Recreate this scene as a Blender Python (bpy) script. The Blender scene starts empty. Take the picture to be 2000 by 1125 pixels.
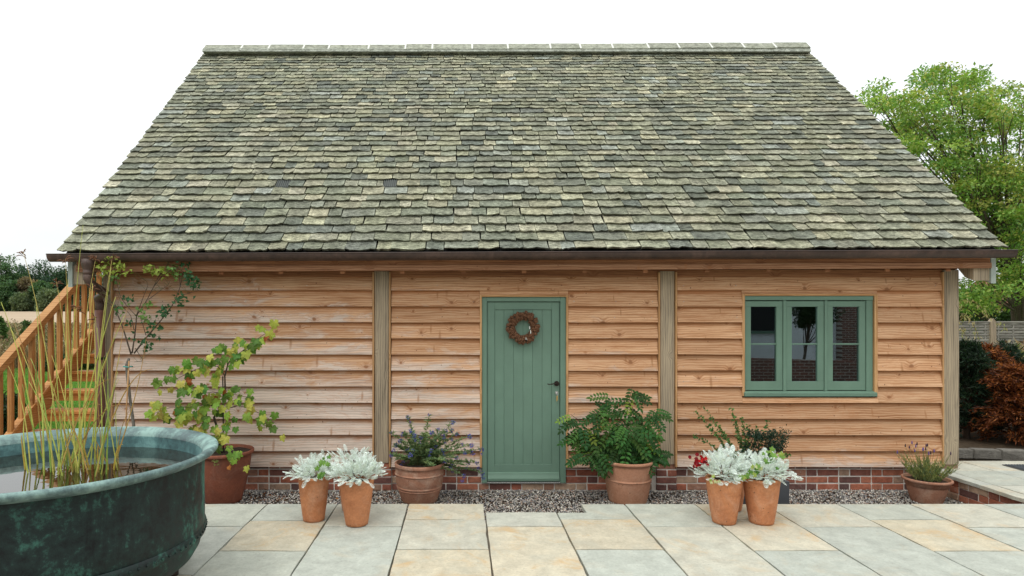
import bpy, bmesh, math, random
import numpy as np
from mathutils import Vector, Matrix, Euler

R = random.Random(7)
NR = np.random.default_rng(7)
PI = math.pi
rad = math.radians
scene = bpy.context.scene
COL = scene.collection

# ------------------------------------------------------------------ camera
cam_d = bpy.data.cameras.new('camera')
cam = bpy.data.objects.new('camera', cam_d)
COL.objects.link(cam)
CAMZ = 1.55
cam.location = (0, 0, CAMZ)
cam.rotation_euler = (rad(90), 0, 0)
cam_d.sensor_width = 36
cam_d.lens = 36 * 1200 / 2000
cam_d.shift_x = 0.05
cam_d.shift_y = (623 - 562.5) / 2000
cam_d.clip_start = 0.05
cam_d.clip_end = 1500
scene.camera = cam
scene.render.resolution_x = 1024
scene.render.resolution_y = 576

# ------------------------------------------------------------------ light
SUN_DIR = Vector((0.35, 0.55, -1.15)).normalized()      # way the light travels
world = bpy.data.worlds.new('World')
scene.world = world
world.use_nodes = True
wn, wl = world.node_tree.nodes, world.node_tree.links
wn.clear()
wout = wn.new('ShaderNodeOutputWorld')
bg1 = wn.new('ShaderNodeBackground'); bg1.inputs[1].default_value = 0.10
bg2 = wn.new('ShaderNodeBackground'); bg2.inputs[1].default_value = 1.48
sky = wn.new('ShaderNodeTexSky'); sky.sky_type = 'NISHITA'; sky.sun_disc = False
sky.sun_elevation = math.asin(-SUN_DIR.z)
sky.sun_rotation = math.atan2(-SUN_DIR.x, -SUN_DIR.y)
sky.dust_density = 3
mixw = wn.new('ShaderNodeMixShader')
tc = wn.new('ShaderNodeTexCoord')
nz = wn.new('ShaderNodeTexNoise'); nz.inputs['Scale'].default_value = 2.2; nz.inputs['Detail'].default_value = 5
mp = wn.new('ShaderNodeMapping'); mp.inputs['Scale'].default_value = (1, 1, 3.2)
rp = wn.new('ShaderNodeValToRGB')
rp.color_ramp.elements[0].position = 0.3; rp.color_ramp.elements[0].color = (0.86, 0.89, 0.90, 1)
rp.color_ramp.elements[1].position = 0.62; rp.color_ramp.elements[1].color = (0.98, 1.0, 0.99, 1)
wl.new(tc.outputs['Generated'], mp.inputs[0]); wl.new(mp.outputs[0], nz.inputs['Vector'])
wl.new(nz.outputs['Fac'], rp.inputs[0]); wl.new(rp.outputs[0], bg2.inputs[0])
# an overcast sky is brighter overhead than at the horizon
sxyz = wn.new('ShaderNodeSeparateXYZ'); wl.new(tc.outputs['Generated'], sxyz.inputs[0])
mx0 = wn.new('ShaderNodeMath'); mx0.operation = 'MAXIMUM'; wl.new(sxyz.outputs[2], mx0.inputs[0]); mx0.inputs[1].default_value = 0
mul = wn.new('ShaderNodeMath'); mul.operation = 'MULTIPLY_ADD'; wl.new(mx0.outputs[0], mul.inputs[0]); mul.inputs[1].default_value = 1.25; mul.inputs[2].default_value = 1.03
wl.new(mul.outputs[0], bg2.inputs[1])
wl.new(sky.outputs[0], bg1.inputs[0])
mixw.inputs[0].default_value = 0.9
wl.new(bg1.outputs[0], mixw.inputs[1]); wl.new(bg2.outputs[0], mixw.inputs[2])
wl.new(mixw.outputs[0], wout.inputs[0])
sun_d = bpy.data.lights.new('sun', 'SUN'); sun_d.energy = 1.0; sun_d.angle = rad(22); sun_d.color = (1, 0.96, 0.9)
sun = bpy.data.objects.new('sun', sun_d); COL.objects.link(sun)
sun.location = (-6, -8, 14)
sun.rotation_euler = SUN_DIR.to_track_quat('-Z', 'Y').to_euler()
scene.view_settings.view_transform = 'Standard'
scene.view_settings.look = 'None'
scene.view_settings.exposure = 0.0
scene.view_settings.gamma = 1.0
scene.view_settings.use_curve_mapping = False

# ------------------------------------------------------------------ helpers
def P(px, py, Y):                     # a place in the photograph at distance Y -> metres
    return Vector(((px - 900) / 1200 * Y, Y, CAMZ - (py - 623) / 1200 * Y))
def PX(px, Y): return (px - 900) / 1200 * Y
def PZ(py, Y): return CAMZ - (py - 623) / 1200 * Y

WL = {}
def wloc(o):
    return WL[o.name] if o is not None else Vector((0, 0, 0))

def tag(o, label=None, cat=None, group=None, kind=None):
    if label: o['label'] = label
    if cat: o['category'] = cat
    if group: o['group'] = group
    if kind: o['kind'] = kind
    return o

def thing(name, loc, label, cat, group=None):
    o = bpy.data.objects.new(name, None)
    COL.objects.link(o)
    o.empty_display_size = 0.1
    o.location = loc
    WL[o.name] = Vector(loc)
    return tag(o, label, cat, group)

def inst(name, mesh, parent, loc, rot=(0, 0, 0), scale=(1, 1, 1)):
    o = bpy.data.objects.new(name, mesh)
    COL.objects.link(o)
    if parent is not None:
        o.parent = parent
    o.location = Vector(loc) - wloc(parent)
    if isinstance(rot, Matrix):
        o.rotation_euler = rot.to_euler()
    else:
        o.rotation_euler = rot
    if isinstance(scale, (int, float)): scale = (scale,) * 3
    o.scale = scale
    WL[o.name] = Vector(loc)
    return o

class MB:
    def __init__(s):
        s.v = []; s.f = []; s.c = []
    def add(s, vs, fs, col=None):
        n = len(s.v)
        s.v.extend([tuple(p) for p in vs])
        s.f.extend([tuple(i + n for i in f) for f in fs])
        s.c.extend([col or (1, 1, 1)] * len(vs))
    def box(s, x0, x1, y0, y1, z0, z1, bev=0.0, col=None):
        if bev <= 0:
            vs = [(x, y, z) for x in (x0, x1) for y in (y0, y1) for z in (z0, z1)]
            s.add(vs, [(0, 1, 3, 2), (4, 6, 7, 5), (0, 4, 5, 1), (2, 3, 7, 6), (0, 2, 6, 4), (1, 5, 7, 3)], col)
            return s
        bm = bmesh.new()
        bmesh.ops.create_cube(bm, size=1)
        for v in bm.verts:
            v.co = Vector(((x0 + x1) / 2 + v.co.x * (x1 - x0), (y0 + y1) / 2 + v.co.y * (y1 - y0), (z0 + z1) / 2 + v.co.z * (z1 - z0)))
        bmesh.ops.bevel(bm, geom=list(bm.edges), offset=bev, segments=1, affect='EDGES')
        bm.verts.ensure_lookup_table()
        s.add([v.co for v in bm.verts], [[v.index for v in f.verts] for f in bm.faces], col)
        bm.free()
        return s
    def prism(s, poly, a0, a1, axis='X', col=None):
        """poly: list of 2D points in the two other axes (YZ for X, XZ for Y, XY for Z)"""
        n = len(poly)
        def mk(a, p):
            if axis == 'X': return (a, p[0], p[1])
            if axis == 'Y': return (p[0], a, p[1])
            return (p[0], p[1], a)
        vs = [mk(a0, p) for p in poly] + [mk(a1, p) for p in poly]
        fs = [tuple(range(n)), tuple(range(2 * n - 1, n - 1, -1))] + [(i, i + n, (i + 1) % n + n, (i + 1) % n) for i in range(n)]
        s.add(vs, fs, col)
        return s
    def tube(s, pts, radii, n=8, col=None, cap=True):
        pts = [Vector(p) for p in pts]
        if isinstance(radii, (int, float)): radii = [radii] * len(pts)
        rings = []
        up = Vector((0.13, 0.21, 1)).normalized()
        base = len(s.v)
        vs = []
        ref = None
        for i, p in enumerate(pts):
            d = (pts[min(i + 1, len(pts) - 1)] - pts[max(i - 1, 0)])
            if d.length < 1e-9: d = Vector((0, 0, 1))
            d.normalize()
            if ref is None:
                a = d.cross(up)
                if a.length < 0.1: a = d.cross(Vector((1, 0, 0)))
            else:
                a = ref - d * ref.dot(d)
            a.normalize(); b = d.cross(a); ref = a
            for k in range(n):
                t = 2 * PI * k / n
                vs.append(p + (a * math.cos(t) + b * math.sin(t)) * radii[i])
        fs = []
        for i in range(len(pts) - 1):
            for k in range(n):
                fs.append((i * n + k, i * n + (k + 1) % n, (i + 1) * n + (k + 1) % n, (i + 1) * n + k))
        if cap:
            fs.append(tuple(range(n - 1, -1, -1)))
            m = (len(pts) - 1) * n
            fs.append(tuple(range(m, m + n)))
        s.add(vs, fs, col)
        return s
    def lathe(s, prof, n=48, c=(0, 0, 0), wob=None, col=None, cap=True):
        vs = []; fs = []
        for i, (r, z) in enumerate(prof):
            for k in range(n):
                t = 2 * PI * k / n
                w = 1 + (wob(i, t) if wob else 0)
                vs.append((c[0] + r * w * math.cos(t), c[1] + r * w * math.sin(t), c[2] + z))
        for i in range(len(prof) - 1):
            for k in range(n):
                fs.append((i * n + k, i * n + (k + 1) % n, (i + 1) * n + (k + 1) % n, (i + 1) * n + k))
        if cap and prof[0][0] > 0: fs.append(tuple(range(n - 1, -1, -1)))
        if cap and prof[-1][0] > 0:
            m = (len(prof) - 1) * n
            fs.append(tuple(range(m, m + n)))
        s.add(vs, fs, col)
        return s
    def mesh(s, name, mat, smooth=False, center=None):
        me = bpy.data.meshes.new(name)
        v = np.array(s.v, dtype=np.float64)
        if center is not None: v = v - np.array(center)
        me.from_pydata([tuple(p) for p in v], [], s.f)
        a = me.color_attributes.new('col', 'FLOAT_COLOR', 'POINT')
        c = np.ones((len(s.v), 4), dtype=np.float32); c[:, :3] = np.array(s.c)
        a.data.foreach_set('color', c.ravel())
        if smooth:
            me.polygons.foreach_set('use_smooth', [True] * len(me.polygons))
        me.materials.append(mat)
        bm = bmesh.new(); bm.from_mesh(me)
        bmesh.ops.recalc_face_normals(bm, faces=bm.faces)
        bm.to_mesh(me); bm.free()
        me.update()
        return me
    def build(s, name, mat, parent=None, smooth=False, origin=None):
        v = np.array(s.v)
        c = Vector(origin) if origin is not None else Vector(((v.min(0) + v.max(0)) / 2).tolist())
        me = s.mesh(name, mat, smooth, c)
        o = inst(name, me, parent, c)
        if smooth == 'auto':
            pass
        return o

def np_mesh(name, verts, tris, cols, mat, smooth=False):
    """verts (N,3), faces (M,k) same k"""
    me = bpy.data.meshes.new(name)
    k = tris.shape[1]
    me.vertices.add(len(verts)); me.vertices.foreach_set('co', verts.astype(np.float32).ravel())
    me.loops.add(tris.size); me.loops.foreach_set('vertex_index', tris.astype(np.int32).ravel())
    me.polygons.add(len(tris))
    me.polygons.foreach_set('loop_start', np.arange(0, tris.size, k, dtype=np.int32))
    me.polygons.foreach_set('loop_total', np.full(len(tris), k, dtype=np.int32))
    me.update(calc_edges=True)
    a = me.color_attributes.new('col', 'FLOAT_COLOR', 'POINT')
    c = np.ones((len(verts), 4), dtype=np.float32); c[:, :3] = cols
    a.data.foreach_set('color', c.ravel())
    if smooth: me.polygons.foreach_set('use_smooth', np.ones(len(tris), dtype=bool))
    me.materials.append(mat)
    return me

def np_obj(name, verts, tris, cols, mat, parent=None, smooth=False, origin=None):
    c = np.array(origin) if origin is not None else (verts.min(0) + verts.max(0)) / 2
    me = np_mesh(name, verts - c, tris, cols, mat, smooth)
    return inst(name, me, parent, Vector(c.tolist()))

def unit(a): return a / np.maximum(np.linalg.norm(a, axis=-1, keepdims=True), 1e-9)

def leaf_arrays(c, d, nrm, L, W, cols, fold=0.25):
    """folded diamond leaves. c base points, d direction, nrm normal-ish"""
    d = unit(d); side = unit(np.cross(d, nrm)); n = np.cross(side, d)
    L = np.broadcast_to(L, (len(c),))[:, None]; W = np.broadcast_to(W, (len(c),))[:, None]
    b = c; t = c + d * L - n * L * 0.12
    m = c + d * L * 0.45
    l = m + side * W * 0.5 + n * W * fold; r = m - side * W * 0.5 + n * W * fold
    v = np.stack([b, l, t, r], 1).reshape(-1, 3)
    i = np.arange(len(c))[:, None] * 4
    f = np.concatenate([i + np.array([[0, 1, 2]]), i + np.array([[0, 2, 3]])], 0)
    cc = np.repeat(cols, 4, axis=0)
    return v, f, cc

def rnd_dirs(n):
    return unit(NR.normal(size=(n, 3)))

# ------------------------------------------------------------------ materials
def newmat(name):
    m = bpy.data.materials.new(name); m.use_nodes = True
    nt = m.node_tree; nt.nodes.clear()
    out = nt.nodes.new('ShaderNodeOutputMaterial')
    b = nt.nodes.new('ShaderNodeBsdfPrincipled')
    nt.links.new(b.outputs[0], out.inputs[0])
    return m, nt, b, out

class N:
    """small node helper"""
    def __init__(s, nt): s.nt = nt
    def n(s, t, **kw):
        x = s.nt.nodes.new(t)
        for k, v in kw.items(): setattr(x, k, v)
        return x
    def l(s, a, b): s.nt.links.new(a, b)
    def coord(s, kind='Object', scale=(1, 1, 1), rnd=0.0):
        t = s.n('ShaderNodeTexCoord'); m = s.n('ShaderNodeMapping')
        m.inputs['Scale'].default_value = scale
        s.l(t.outputs[kind], m.inputs[0])
        if rnd:
            oi = s.n('ShaderNodeObjectInfo')
            k = s.n('ShaderNodeVectorMath', operation='SCALE')
            k.inputs[0].default_value = (rnd, rnd * 0.63, rnd * 1.37)
            s.l(oi.outputs['Random'], k.inputs['Scale'])
            s.l(k.outputs[0], m.inputs['Location'])
        return m.outputs[0]
    def wpos(s, scale=(1, 1, 1)):
        g = s.n('ShaderNodeNewGeometry'); m = s.n('ShaderNodeMapping'); m.inputs['Scale'].default_value = scale
        s.l(g.outputs['Position'], m.inputs[0]); return m.outputs[0]
    def noise(s, v, scale, detail=4, rough=0.55, dist=0.0):
        x = s.n('ShaderNodeTexNoise')
        x.inputs['Scale'].default_value = scale; x.inputs['Detail'].default_value = detail
        x.inputs['Roughness'].default_value = rough; x.inputs['Distortion'].default_value = dist
        s.l(v, x.inputs['Vector']); return x.outputs['Fac']
    def ramp(s, f, pts):
        r = s.n('ShaderNodeValToRGB')
        el = r.color_ramp.elements
        while len(el) < len(pts): el.new(0.5)
        for e, (p, c) in zip(el, pts):
            e.position = p
            e.color = (c, c, c, 1) if isinstance(c, (int, float)) else (*c, 1)
        s.l(f, r.inputs[0]); return r.outputs[0]
    def mix(s, f, a, b, mode='MIX'):
        m = s.n('ShaderNodeMix', data_type='RGBA', blend_type=mode)
        for i, x in ((0, f), (6, a), (7, b)):
            if isinstance(x, (int, float)): m.inputs[i].default_value = x
            elif isinstance(x, tuple): m.inputs[i].default_value = (*x, 1)
            else: s.l(x, m.inputs[i])
        return m.outputs[2]
    def math(s, op, a, b=None, clamp=False):
        m = s.n('ShaderNodeMath', operation=op); m.use_clamp = clamp
        for i, x in enumerate((a, b)):
            if x is None: continue
            if isinstance(x, (int, float)): m.inputs[i].default_value = x
            else: s.l(x, m.inputs[i])
        return m.outputs[0]
    def bump(s, b, h, strength=0.3, dist=0.01):
        x = s.n('ShaderNodeBump'); x.inputs['Strength'].default_value = strength; x.inputs['Distance'].default_value = dist
        s.l(h, x.inputs['Height']); s.l(x.outputs[0], b.inputs['Normal'])
    def attr(s, name='col'):
        a = s.n('ShaderNodeAttribute', attribute_name=name); return a.outputs['Color']
    def oirand(s):
        return s.n('ShaderNodeObjectInfo').outputs['Random']

def wood(name, c_light, c_mid, c_dark, axis='X', knots=True, weather=0.0, grey=(0.42, 0.385, 0.33), rough=0.75, vary=0.18):
    m, nt, b, out = newmat(name); h = N(nt)
    k_ = {'X': (1, 1, 1), 'Y': (1, 1, 1), 'Z': (1, 1, 1)}[axis]
    def sc(a, c): return {'X': (a, c, c), 'Y': (c, a, c), 'Z': (c, c, a)}[axis]
    # along / across the grain in 2D, shifted per piece
    tcn = h.n('ShaderNodeTexCoord'); lz = h.n('ShaderNodeSeparateXYZ'); h.l(tcn.outputs['Object'], lz.inputs[0])
    al = lz.outputs[{'X': 0, 'Y': 1, 'Z': 2}[axis]]
    ac = lz.outputs[2] if axis != 'Z' else h.math('ADD', lz.outputs[0], lz.outputs[1])
    r = h.oirand()
    cmb = h.n('ShaderNodeCombineXYZ'); h.l(h.math('ADD', al, h.math('MULTIPLY', r, 61.0)), cmb.inputs[0]); h.l(h.math('ADD', ac, h.math('MULTIPLY', r, 23.0)), cmb.inputs[1])
    h.l(h.math('MULTIPLY', r, 17.0), cmb.inputs[2])
    base = cmb.outputs[0]
    def mapv(sx, sy, rot=0.0, loc=(0, 0, 0)):
        mm = h.n('ShaderNodeMapping'); mm.inputs['Scale'].default_value = (sx, sy, 1); mm.inputs['Rotation'].default_value = (0, 0, rot); mm.inputs['Location'].default_value = loc
        h.l(base, mm.inputs[0]); return mm.outputs[0]
    def knot(v, scale, size, pick_t, soft=0.55):
        vo = h.n('ShaderNodeTexVoronoi', feature='F1', voronoi_dimensions='2D'); vo.inputs['Scale'].default_value = scale
        wob = h.n('ShaderNodeVectorMath', operation='ADD'); h.l(v, wob.inputs[0])
        nn = h.n('ShaderNodeTexNoise'); nn.inputs['Scale'].default_value = 9; h.l(base, nn.inputs['Vector'])
        sc_ = h.n('ShaderNodeVectorMath', operation='SCALE'); h.l(nn.outputs['Color'], sc_.inputs[0]); sc_.inputs['Scale'].default_value = 0.06
        h.l(sc_.outputs[0], wob.inputs[1]); h.l(wob.outputs[0], vo.inputs['Vector'])
        sp = h.n('ShaderNodeSeparateColor'); h.l(vo.outputs['Color'], sp.inputs[0])
        pk = h.math('GREATER_THAN', sp.outputs[0], pick_t)
        ks = h.math('MULTIPLY', h.math('ADD', sp.outputs[1], 0.35), size)
        q = h.math('DIVIDE', vo.outputs['Distance'], ks)
        core = h.math('MULTIPLY', h.ramp(q, [(soft, 1.0), (1.0, 0.0)]), pk)
        halo = h.math('MULTIPLY', h.ramp(h.math('MULTIPLY', q, 0.33), [(0.15, 1.0), (0.95, 0.0)]), pk)
        return core, halo
    k1, h1 = knot(mapv(1, 1.25), 3.6, 0.075, 0.52)
    # grain bends round knots
    bend = h.math('MULTIPLY', h1, 0.035)
    g3 = h.n('ShaderNodeCombineXYZ'); s3 = h.n('ShaderNodeSeparateXYZ'); h.l(base, s3.inputs[0])
    h.l(s3.outputs[0], g3.inputs[0]); h.l(h.math('ADD', s3.outputs[1], bend), g3.inputs[1]); h.l(s3.outputs[2], g3.inputs[2])
    def gm(sx, sy):
        mm = h.n('ShaderNodeMapping'); mm.inputs['Scale'].default_value = (sx, sy, 1); h.l(g3.outputs[0], mm.inputs[0]); return mm.outputs[0]
    n1 = h.noise(gm(1.1, 22), 1.6, 4, 0.55, 0.5)
    n2 = h.noise(gm(3, 130), 1.5, 3, 0.6)
    big = h.noise(gm(0.8, 3), 1.7, 5, 0.65, 0.9)
    w = h.n('ShaderNodeTexWave', wave_type='BANDS', bands_direction='Y'); w.inputs['Scale'].default_value = 8; w.inputs['Distortion'].default_value = 5.5
    w.inputs['Detail'].default_value = 2; w.inputs['Detail Scale'].default_value = 0.8
    h.l(gm(0.5, 1.6), w.inputs['Vector'])
    g = h.math('ADD', h.math('MULTIPLY', n1, 0.42), h.math('ADD', h.math('MULTIPLY', n2, 0.26), h.math('ADD', h.math('MULTIPLY', w.outputs['Fac'], 0.12), h.math('MULTIPLY', big, 0.25))))
    col = h.ramp(g, [(0.36, c_dark), (0.50, c_mid), (0.64, c_light)])
    val = h.math('ADD', h.math('MULTIPLY', r, vary * 2), 1 - vary)
    col = h.mix(1.0, col, h.ramp(h.math('MULTIPLY', val, 0.5), [(0, 0.0), (1, 2.0)]), 'MULTIPLY')
    if weather > 0:
        pos = h.n('ShaderNodeSeparateXYZ'); g2 = h.n('ShaderNodeNewGeometry'); h.l(g2.outputs['Position'], pos.inputs[0])
        wb = h.noise(h.wpos((1.1, 1, 4.5)), 1.5, 6, 0.7, 1.1)
        hz = h.math('MULTIPLY', h.math('SUBTRACT', 1.15, pos.outputs[2]), 0.42)
        hx = h.math('MULTIPLY', h.math('SUBTRACT', 0.7, pos.outputs[0]), 0.14)
        lb = h.math('MULTIPLY', lz.outputs[2], -2.2)
        f = h.math('ADD', h.math('ADD', hz, hx), h.math('ADD', lb, h.math('MULTIPLY', h.math('SUBTRACT', wb, 0.5), 1.7)))
        f = h.math('ADD', f, h.math('MULTIPLY', h.math('SUBTRACT', r, 0.5), 0.35))
        f = h.ramp(f, [(0.12, 0.0), (0.5, 1.0)])
        gcol = h.mix(1.0, h.ramp(g, [(0.36, 0.62), (0.64, 1.12)]), grey, 'MULTIPLY')
        col = h.mix(h.math('MULTIPLY', f, weather), col, gcol)
        # rusty tide marks where water has run off
        tide = h.ramp(wb, [(0.50, 0.0), (0.535, 0.55), (0.56, 0.0)])
        col = h.mix(h.math('MULTIPLY', tide, 0.5), col, (c_mid[0] * 0.85, c_mid[1] * 0.62, c_mid[2] * 0.45))
        top = h.ramp(h.math('ADD', h.math('MULTIPLY', lz.outputs[2], 8.0), h.math('MULTIPLY', big, 0.9)), [(0.70, 0.0), (0.98, 0.8)])  # sheltered orange band below the lap, darkened further as painted lap shadow
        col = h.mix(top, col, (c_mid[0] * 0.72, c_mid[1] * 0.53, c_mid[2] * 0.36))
    if knots:
        kc = h.mix(n2, (0.17, 0.07, 0.03), (0.33, 0.15, 0.065))
        col = h.mix(h.math('MULTIPLY', h1, 0.35), col, (c_dark[0] * 0.95, c_dark[1] * 0.8, c_dark[2] * 0.65))
        col = h.mix(h.math('MULTIPLY', k1, 0.85), col, kc)
        k2, h2 = knot(mapv(6.0, 1.3, 0.35), 1.9, 0.17, 0.86, 0.3)      # spike knots
        col = h.mix(h.math('MULTIPLY', k2, 0.6), col, (0.30, 0.13, 0.05))
        k3, h3 = knot(mapv(1, 1, 0, (5, 3, 0)), 9.0, 0.055, 0.7)
        col = h.mix(h.math('MULTIPLY', k3, 0.8), col, (0.14, 0.06, 0.03))
    h.l(col, b.inputs['Base Color'])
    b.inputs['Roughness'].default_value = rough
    b.inputs['Specular IOR Level'].default_value = 0.25
    h.bump(b, h.math('ADD', g, h.math('MULTIPLY', n2, 0.5)), 0.6, 0.003)
    return m

def flat_mat(name, col, rough=0.6, metal=0.0, noise_amt=0.12, nscale=6, bump=0.0, spec=0.4, attr=False):
    m, nt, b, out = newmat(name); h = N(nt)
    v = h.coord('Object', (1, 1, 1), 23)
    n = h.noise(v, nscale, 5, 0.6)
    base = h.attr() if attr else col
    k = h.ramp(n, [(0.25, 1 - noise_amt), (0.75, 1 + noise_amt)])
    c = h.mix(1.0, base, k, 'MULTIPLY')
    if attr: c = h.mix(1.0, c, col, 'MULTIPLY')
    h.l(c, b.inputs['Base Color'])
    b.inputs['Roughness'].default_value = rough; b.inputs['Metallic'].default_value = metal
    b.inputs['Specular IOR Level'].default_value = spec
    if bump: h.bump(b, h.noise(v, nscale * 4, 4, 0.6), bump, 0.004)
    return m

def leaf_mat(name, trans=0.3, rough=0.5, vary=0.0, spec=0.25):
    m, nt, b, out = newmat(name); h = N(nt)
    c = h.attr()
    if vary:
        r = h.oirand()
        hs = h.n('ShaderNodeHueSaturation')
        hs.inputs['Fac'].default_value = 1
        h.l(h.math('ADD', h.math('MULTIPLY', r, vary * 0.12), 0.5 - vary * 0.06), hs.inputs['Hue'])
        h.l(h.math('ADD', h.math('MULTIPLY', r, vary), 1 - vary * 0.5), hs.inputs['Value'])
        h.l(c, hs.inputs['Color']); c = hs.outputs[0]
    n = h.noise(h.coord('Object', (1, 1, 1), 11), 25, 3)
    c = h.mix(1.0, c, h.ramp(n, [(0.3, 0.82), (0.7, 1.15)]), 'MULTIPLY')
    h.l(c, b.inputs['Base Color'])
    b.inputs['Roughness'].default_value = rough; b.inputs['Specular IOR Level'].default_value = spec
    t = h.n('ShaderNodeBsdfTranslucent'); h.l(h.mix(1.0, c, (1.2, 1.25, 0.7), 'MULTIPLY'), t.inputs[0])
    mx = h.n('ShaderNodeMixShader'); mx.inputs[0].default_value = trans
    h.l(b.outputs[0], mx.inputs[1]); h.l(t.outputs[0], mx.inputs[2]); h.l(mx.outputs[0], out.inputs[0])
    return m

M = {}
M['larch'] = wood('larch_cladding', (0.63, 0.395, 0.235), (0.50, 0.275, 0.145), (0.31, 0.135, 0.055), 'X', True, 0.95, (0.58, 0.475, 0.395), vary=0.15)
M['larch_sheltered_shaded'] = wood('larch_sheltered_shaded', (0.36, 0.17, 0.08), (0.27, 0.115, 0.05), (0.16, 0.06, 0.028), 'X', True, 0.0)  # sheltered larch, with eaves shade painted into its darker colour
M['fascia'] = wood('fascia_wood', (0.36, 0.195, 0.11), (0.27, 0.13, 0.065), (0.15, 0.065, 0.033), 'X', True, 0.0)  # fascia batten, colour deepened to add to the eaves shade
M['oak_post'] = wood('oak_post', (0.43, 0.345, 0.235), (0.31, 0.25, 0.175), (0.15, 0.12, 0.085), 'Z', False, 0.0, vary=0.1)
M['batten'] = wood('larch_batten', (0.55, 0.33, 0.16), (0.45, 0.25, 0.11), (0.3, 0.15, 0.06), 'Z', False, 0.0)
M['batten_h'] = wood('larch_batten_h', (0.55, 0.33, 0.16), (0.45, 0.25, 0.11), (0.3, 0.15, 0.06), 'X', False, 0.0)
M['stair'] = wood('stair_wood', (0.52, 0.27, 0.095), (0.42, 0.195, 0.06), (0.28, 0.115, 0.03), 'Z', True, 0.0, rough=0.6)
M['stair_x'] = wood('stair_wood_x', (0.56, 0.27, 0.08), (0.45, 0.19, 0.05), (0.30, 0.11, 0.025), 'X', False, 0.0, rough=0.6)
M['stair_y'] = wood('stair_wood_y', (0.54, 0.29, 0.11), (0.44, 0.21, 0.07), (0.30, 0.125, 0.035), 'Y', True, 0.0, rough=0.6)
M['green'] = flat_mat('sage_green_paint', (0.137, 0.230, 0.170), 0.5, 0, 0.09, 4, 0.12, 0.35)
M['barge'] = flat_mat('grey_green_board', (0.33, 0.38, 0.34), 0.7, 0, 0.12, 8)

# slates / stone coloured by attribute
def stone_mat(name, mottle=0.25, lichen=True, bump=0.5, bdist=0.006, rough=0.9, sc=1.0, kind='Object', rust=False):
    m, nt, b, out = newmat(name); h = N(nt)
    v = h.wpos((1, 1, 1))
    a = h.noise(v, 9 * sc, 6, 0.65, 0.3); f = h.noise(v, 55 * sc, 4, 0.7)
    c = h.mix(1.0, h.attr(), h.ramp(a, [(0.28, 1 - mottle), (0.72, 1 + mottle)]), 'MULTIPLY')
    c = h.mix(1.0, c, h.ramp(f, [(0.3, 1 - mottle * 0.6), (0.7, 1 + mottle * 0.6)]), 'MULTIPLY')
    if lichen:
        st = h.noise(h.wpos((0.45, 1, 1)), 42 * sc, 5, 0.75, 0.6)
        c = h.mix(1.0, c, h.ramp(st, [(0.36, 0.42), (0.5, 1.0), (0.64, 1.45)]), 'MULTIPLY')
        l = h.noise(v, 14 * sc, 6, 0.75, 0.5)
        c = h.mix(h.ramp(l, [(0.6, 0.0), (0.72, 0.42)]), c, (0.55, 0.54, 0.43))
        l2 = h.noise(v, 5 * sc, 5, 0.7, 0.2)
        c = h.mix(h.ramp(l2, [(0.5, 0.0), (0.75, 0.5)]), c, (0.085, 0.10, 0.05))
    if rust:
        l = h.noise(v, 2.6, 6, 0.7, 1.2)
        at = h.attr('tone')
        c = h.mix(h.math('MULTIPLY', h.ramp(l, [(0.53, 0.0), (0.66, 0.75)]), h.math('MULTIPLY', at, 1.0)), c, (0.50, 0.34, 0.17))
        l = h.noise(v, 3.3, 4, 0.6, 0.5)
        c = h.mix(h.ramp(l, [(0.45, 0.0), (0.75, 0.35)]), c, (0.40, 0.425, 0.37))
        sp = h.noise(v, 60, 2, 0.5)
        c = h.mix(h.ramp(sp, [(0.64, 0.0), (0.70, 0.55)]), c, (0.25, 0.24, 0.2))
    h.l(c, b.inputs['Base Color'])
    b.inputs['Roughness'].default_value = rough; b.inputs['Specular IOR Level'].default_value = 0.3
    hh = h.math('ADD', h.noise(h.wpos((1, 1, 2.5)), 22 * sc, 6, 0.7, 0.4), h.math('MULTIPLY', f, 0.3))
    h.bump(b, hh, bump, bdist)
    return m
M['slate'] = stone_mat('stone_slate', 0.42, True, 1.0, 0.03)
M['ridge'] = stone_mat('ridge_stone', 0.15, True, 0.4, 0.006)
M['paving'] = stone_mat('sandstone_paving', 0.20, False, 0.5, 0.006, 0.7, 0.8, rust=True)
M['riven'] = stone_mat('riven_edge', 0.3, False, 0.9, 0.02, 0.9)
M['gravel'] = stone_mat('gravel_stone', 0.2, False, 0.2, 0.002, 0.85)
M['mortar'] = flat_mat('lime_mortar', (0.66, 0.62, 0.56), 0.95, 0, 0.2, 20, 0.5)
M['white_mortar'] = flat_mat('white_mortar', (0.66, 0.67, 0.62), 0.95, 0, 0.1, 20, 0.3)

def brick_mat():
    m, nt, b, out = newmat('red_brick'); h = N(nt)
    r = h.oirand()
    c = h.ramp(r, [(0.0, (0.09, 0.05, 0.045)), (0.15, (0.16, 0.065, 0.05)), (0.35, (0.32, 0.10, 0.055)), (0.6, (0.38, 0.145, 0.085)), (0.82, (0.26, 0.16, 0.11)), (1.0, (0.42, 0.29, 0.20))])
    v = h.coord('Object', (1, 1, 1), 31)
    c = h.mix(1.0, c, h.ramp(h.noise(v, 18, 6, 0.7), [(0.28, 0.6), (0.72, 1.4)]), 'MULTIPLY')
    c = h.mix(h.ramp(h.noise(v, 9, 6, 0.75, 0.6), [(0.6, 0.0), (0.75, 0.45)]), c, (0.5, 0.46, 0.4))
    h.l(c, b.inputs['Base Color']); b.inputs['Roughness'].default_value = 0.9
    h.bump(b, h.noise(v, 60, 5, 0.7), 0.7, 0.004)
    return m
M['brick'] = brick_mat()

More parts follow.
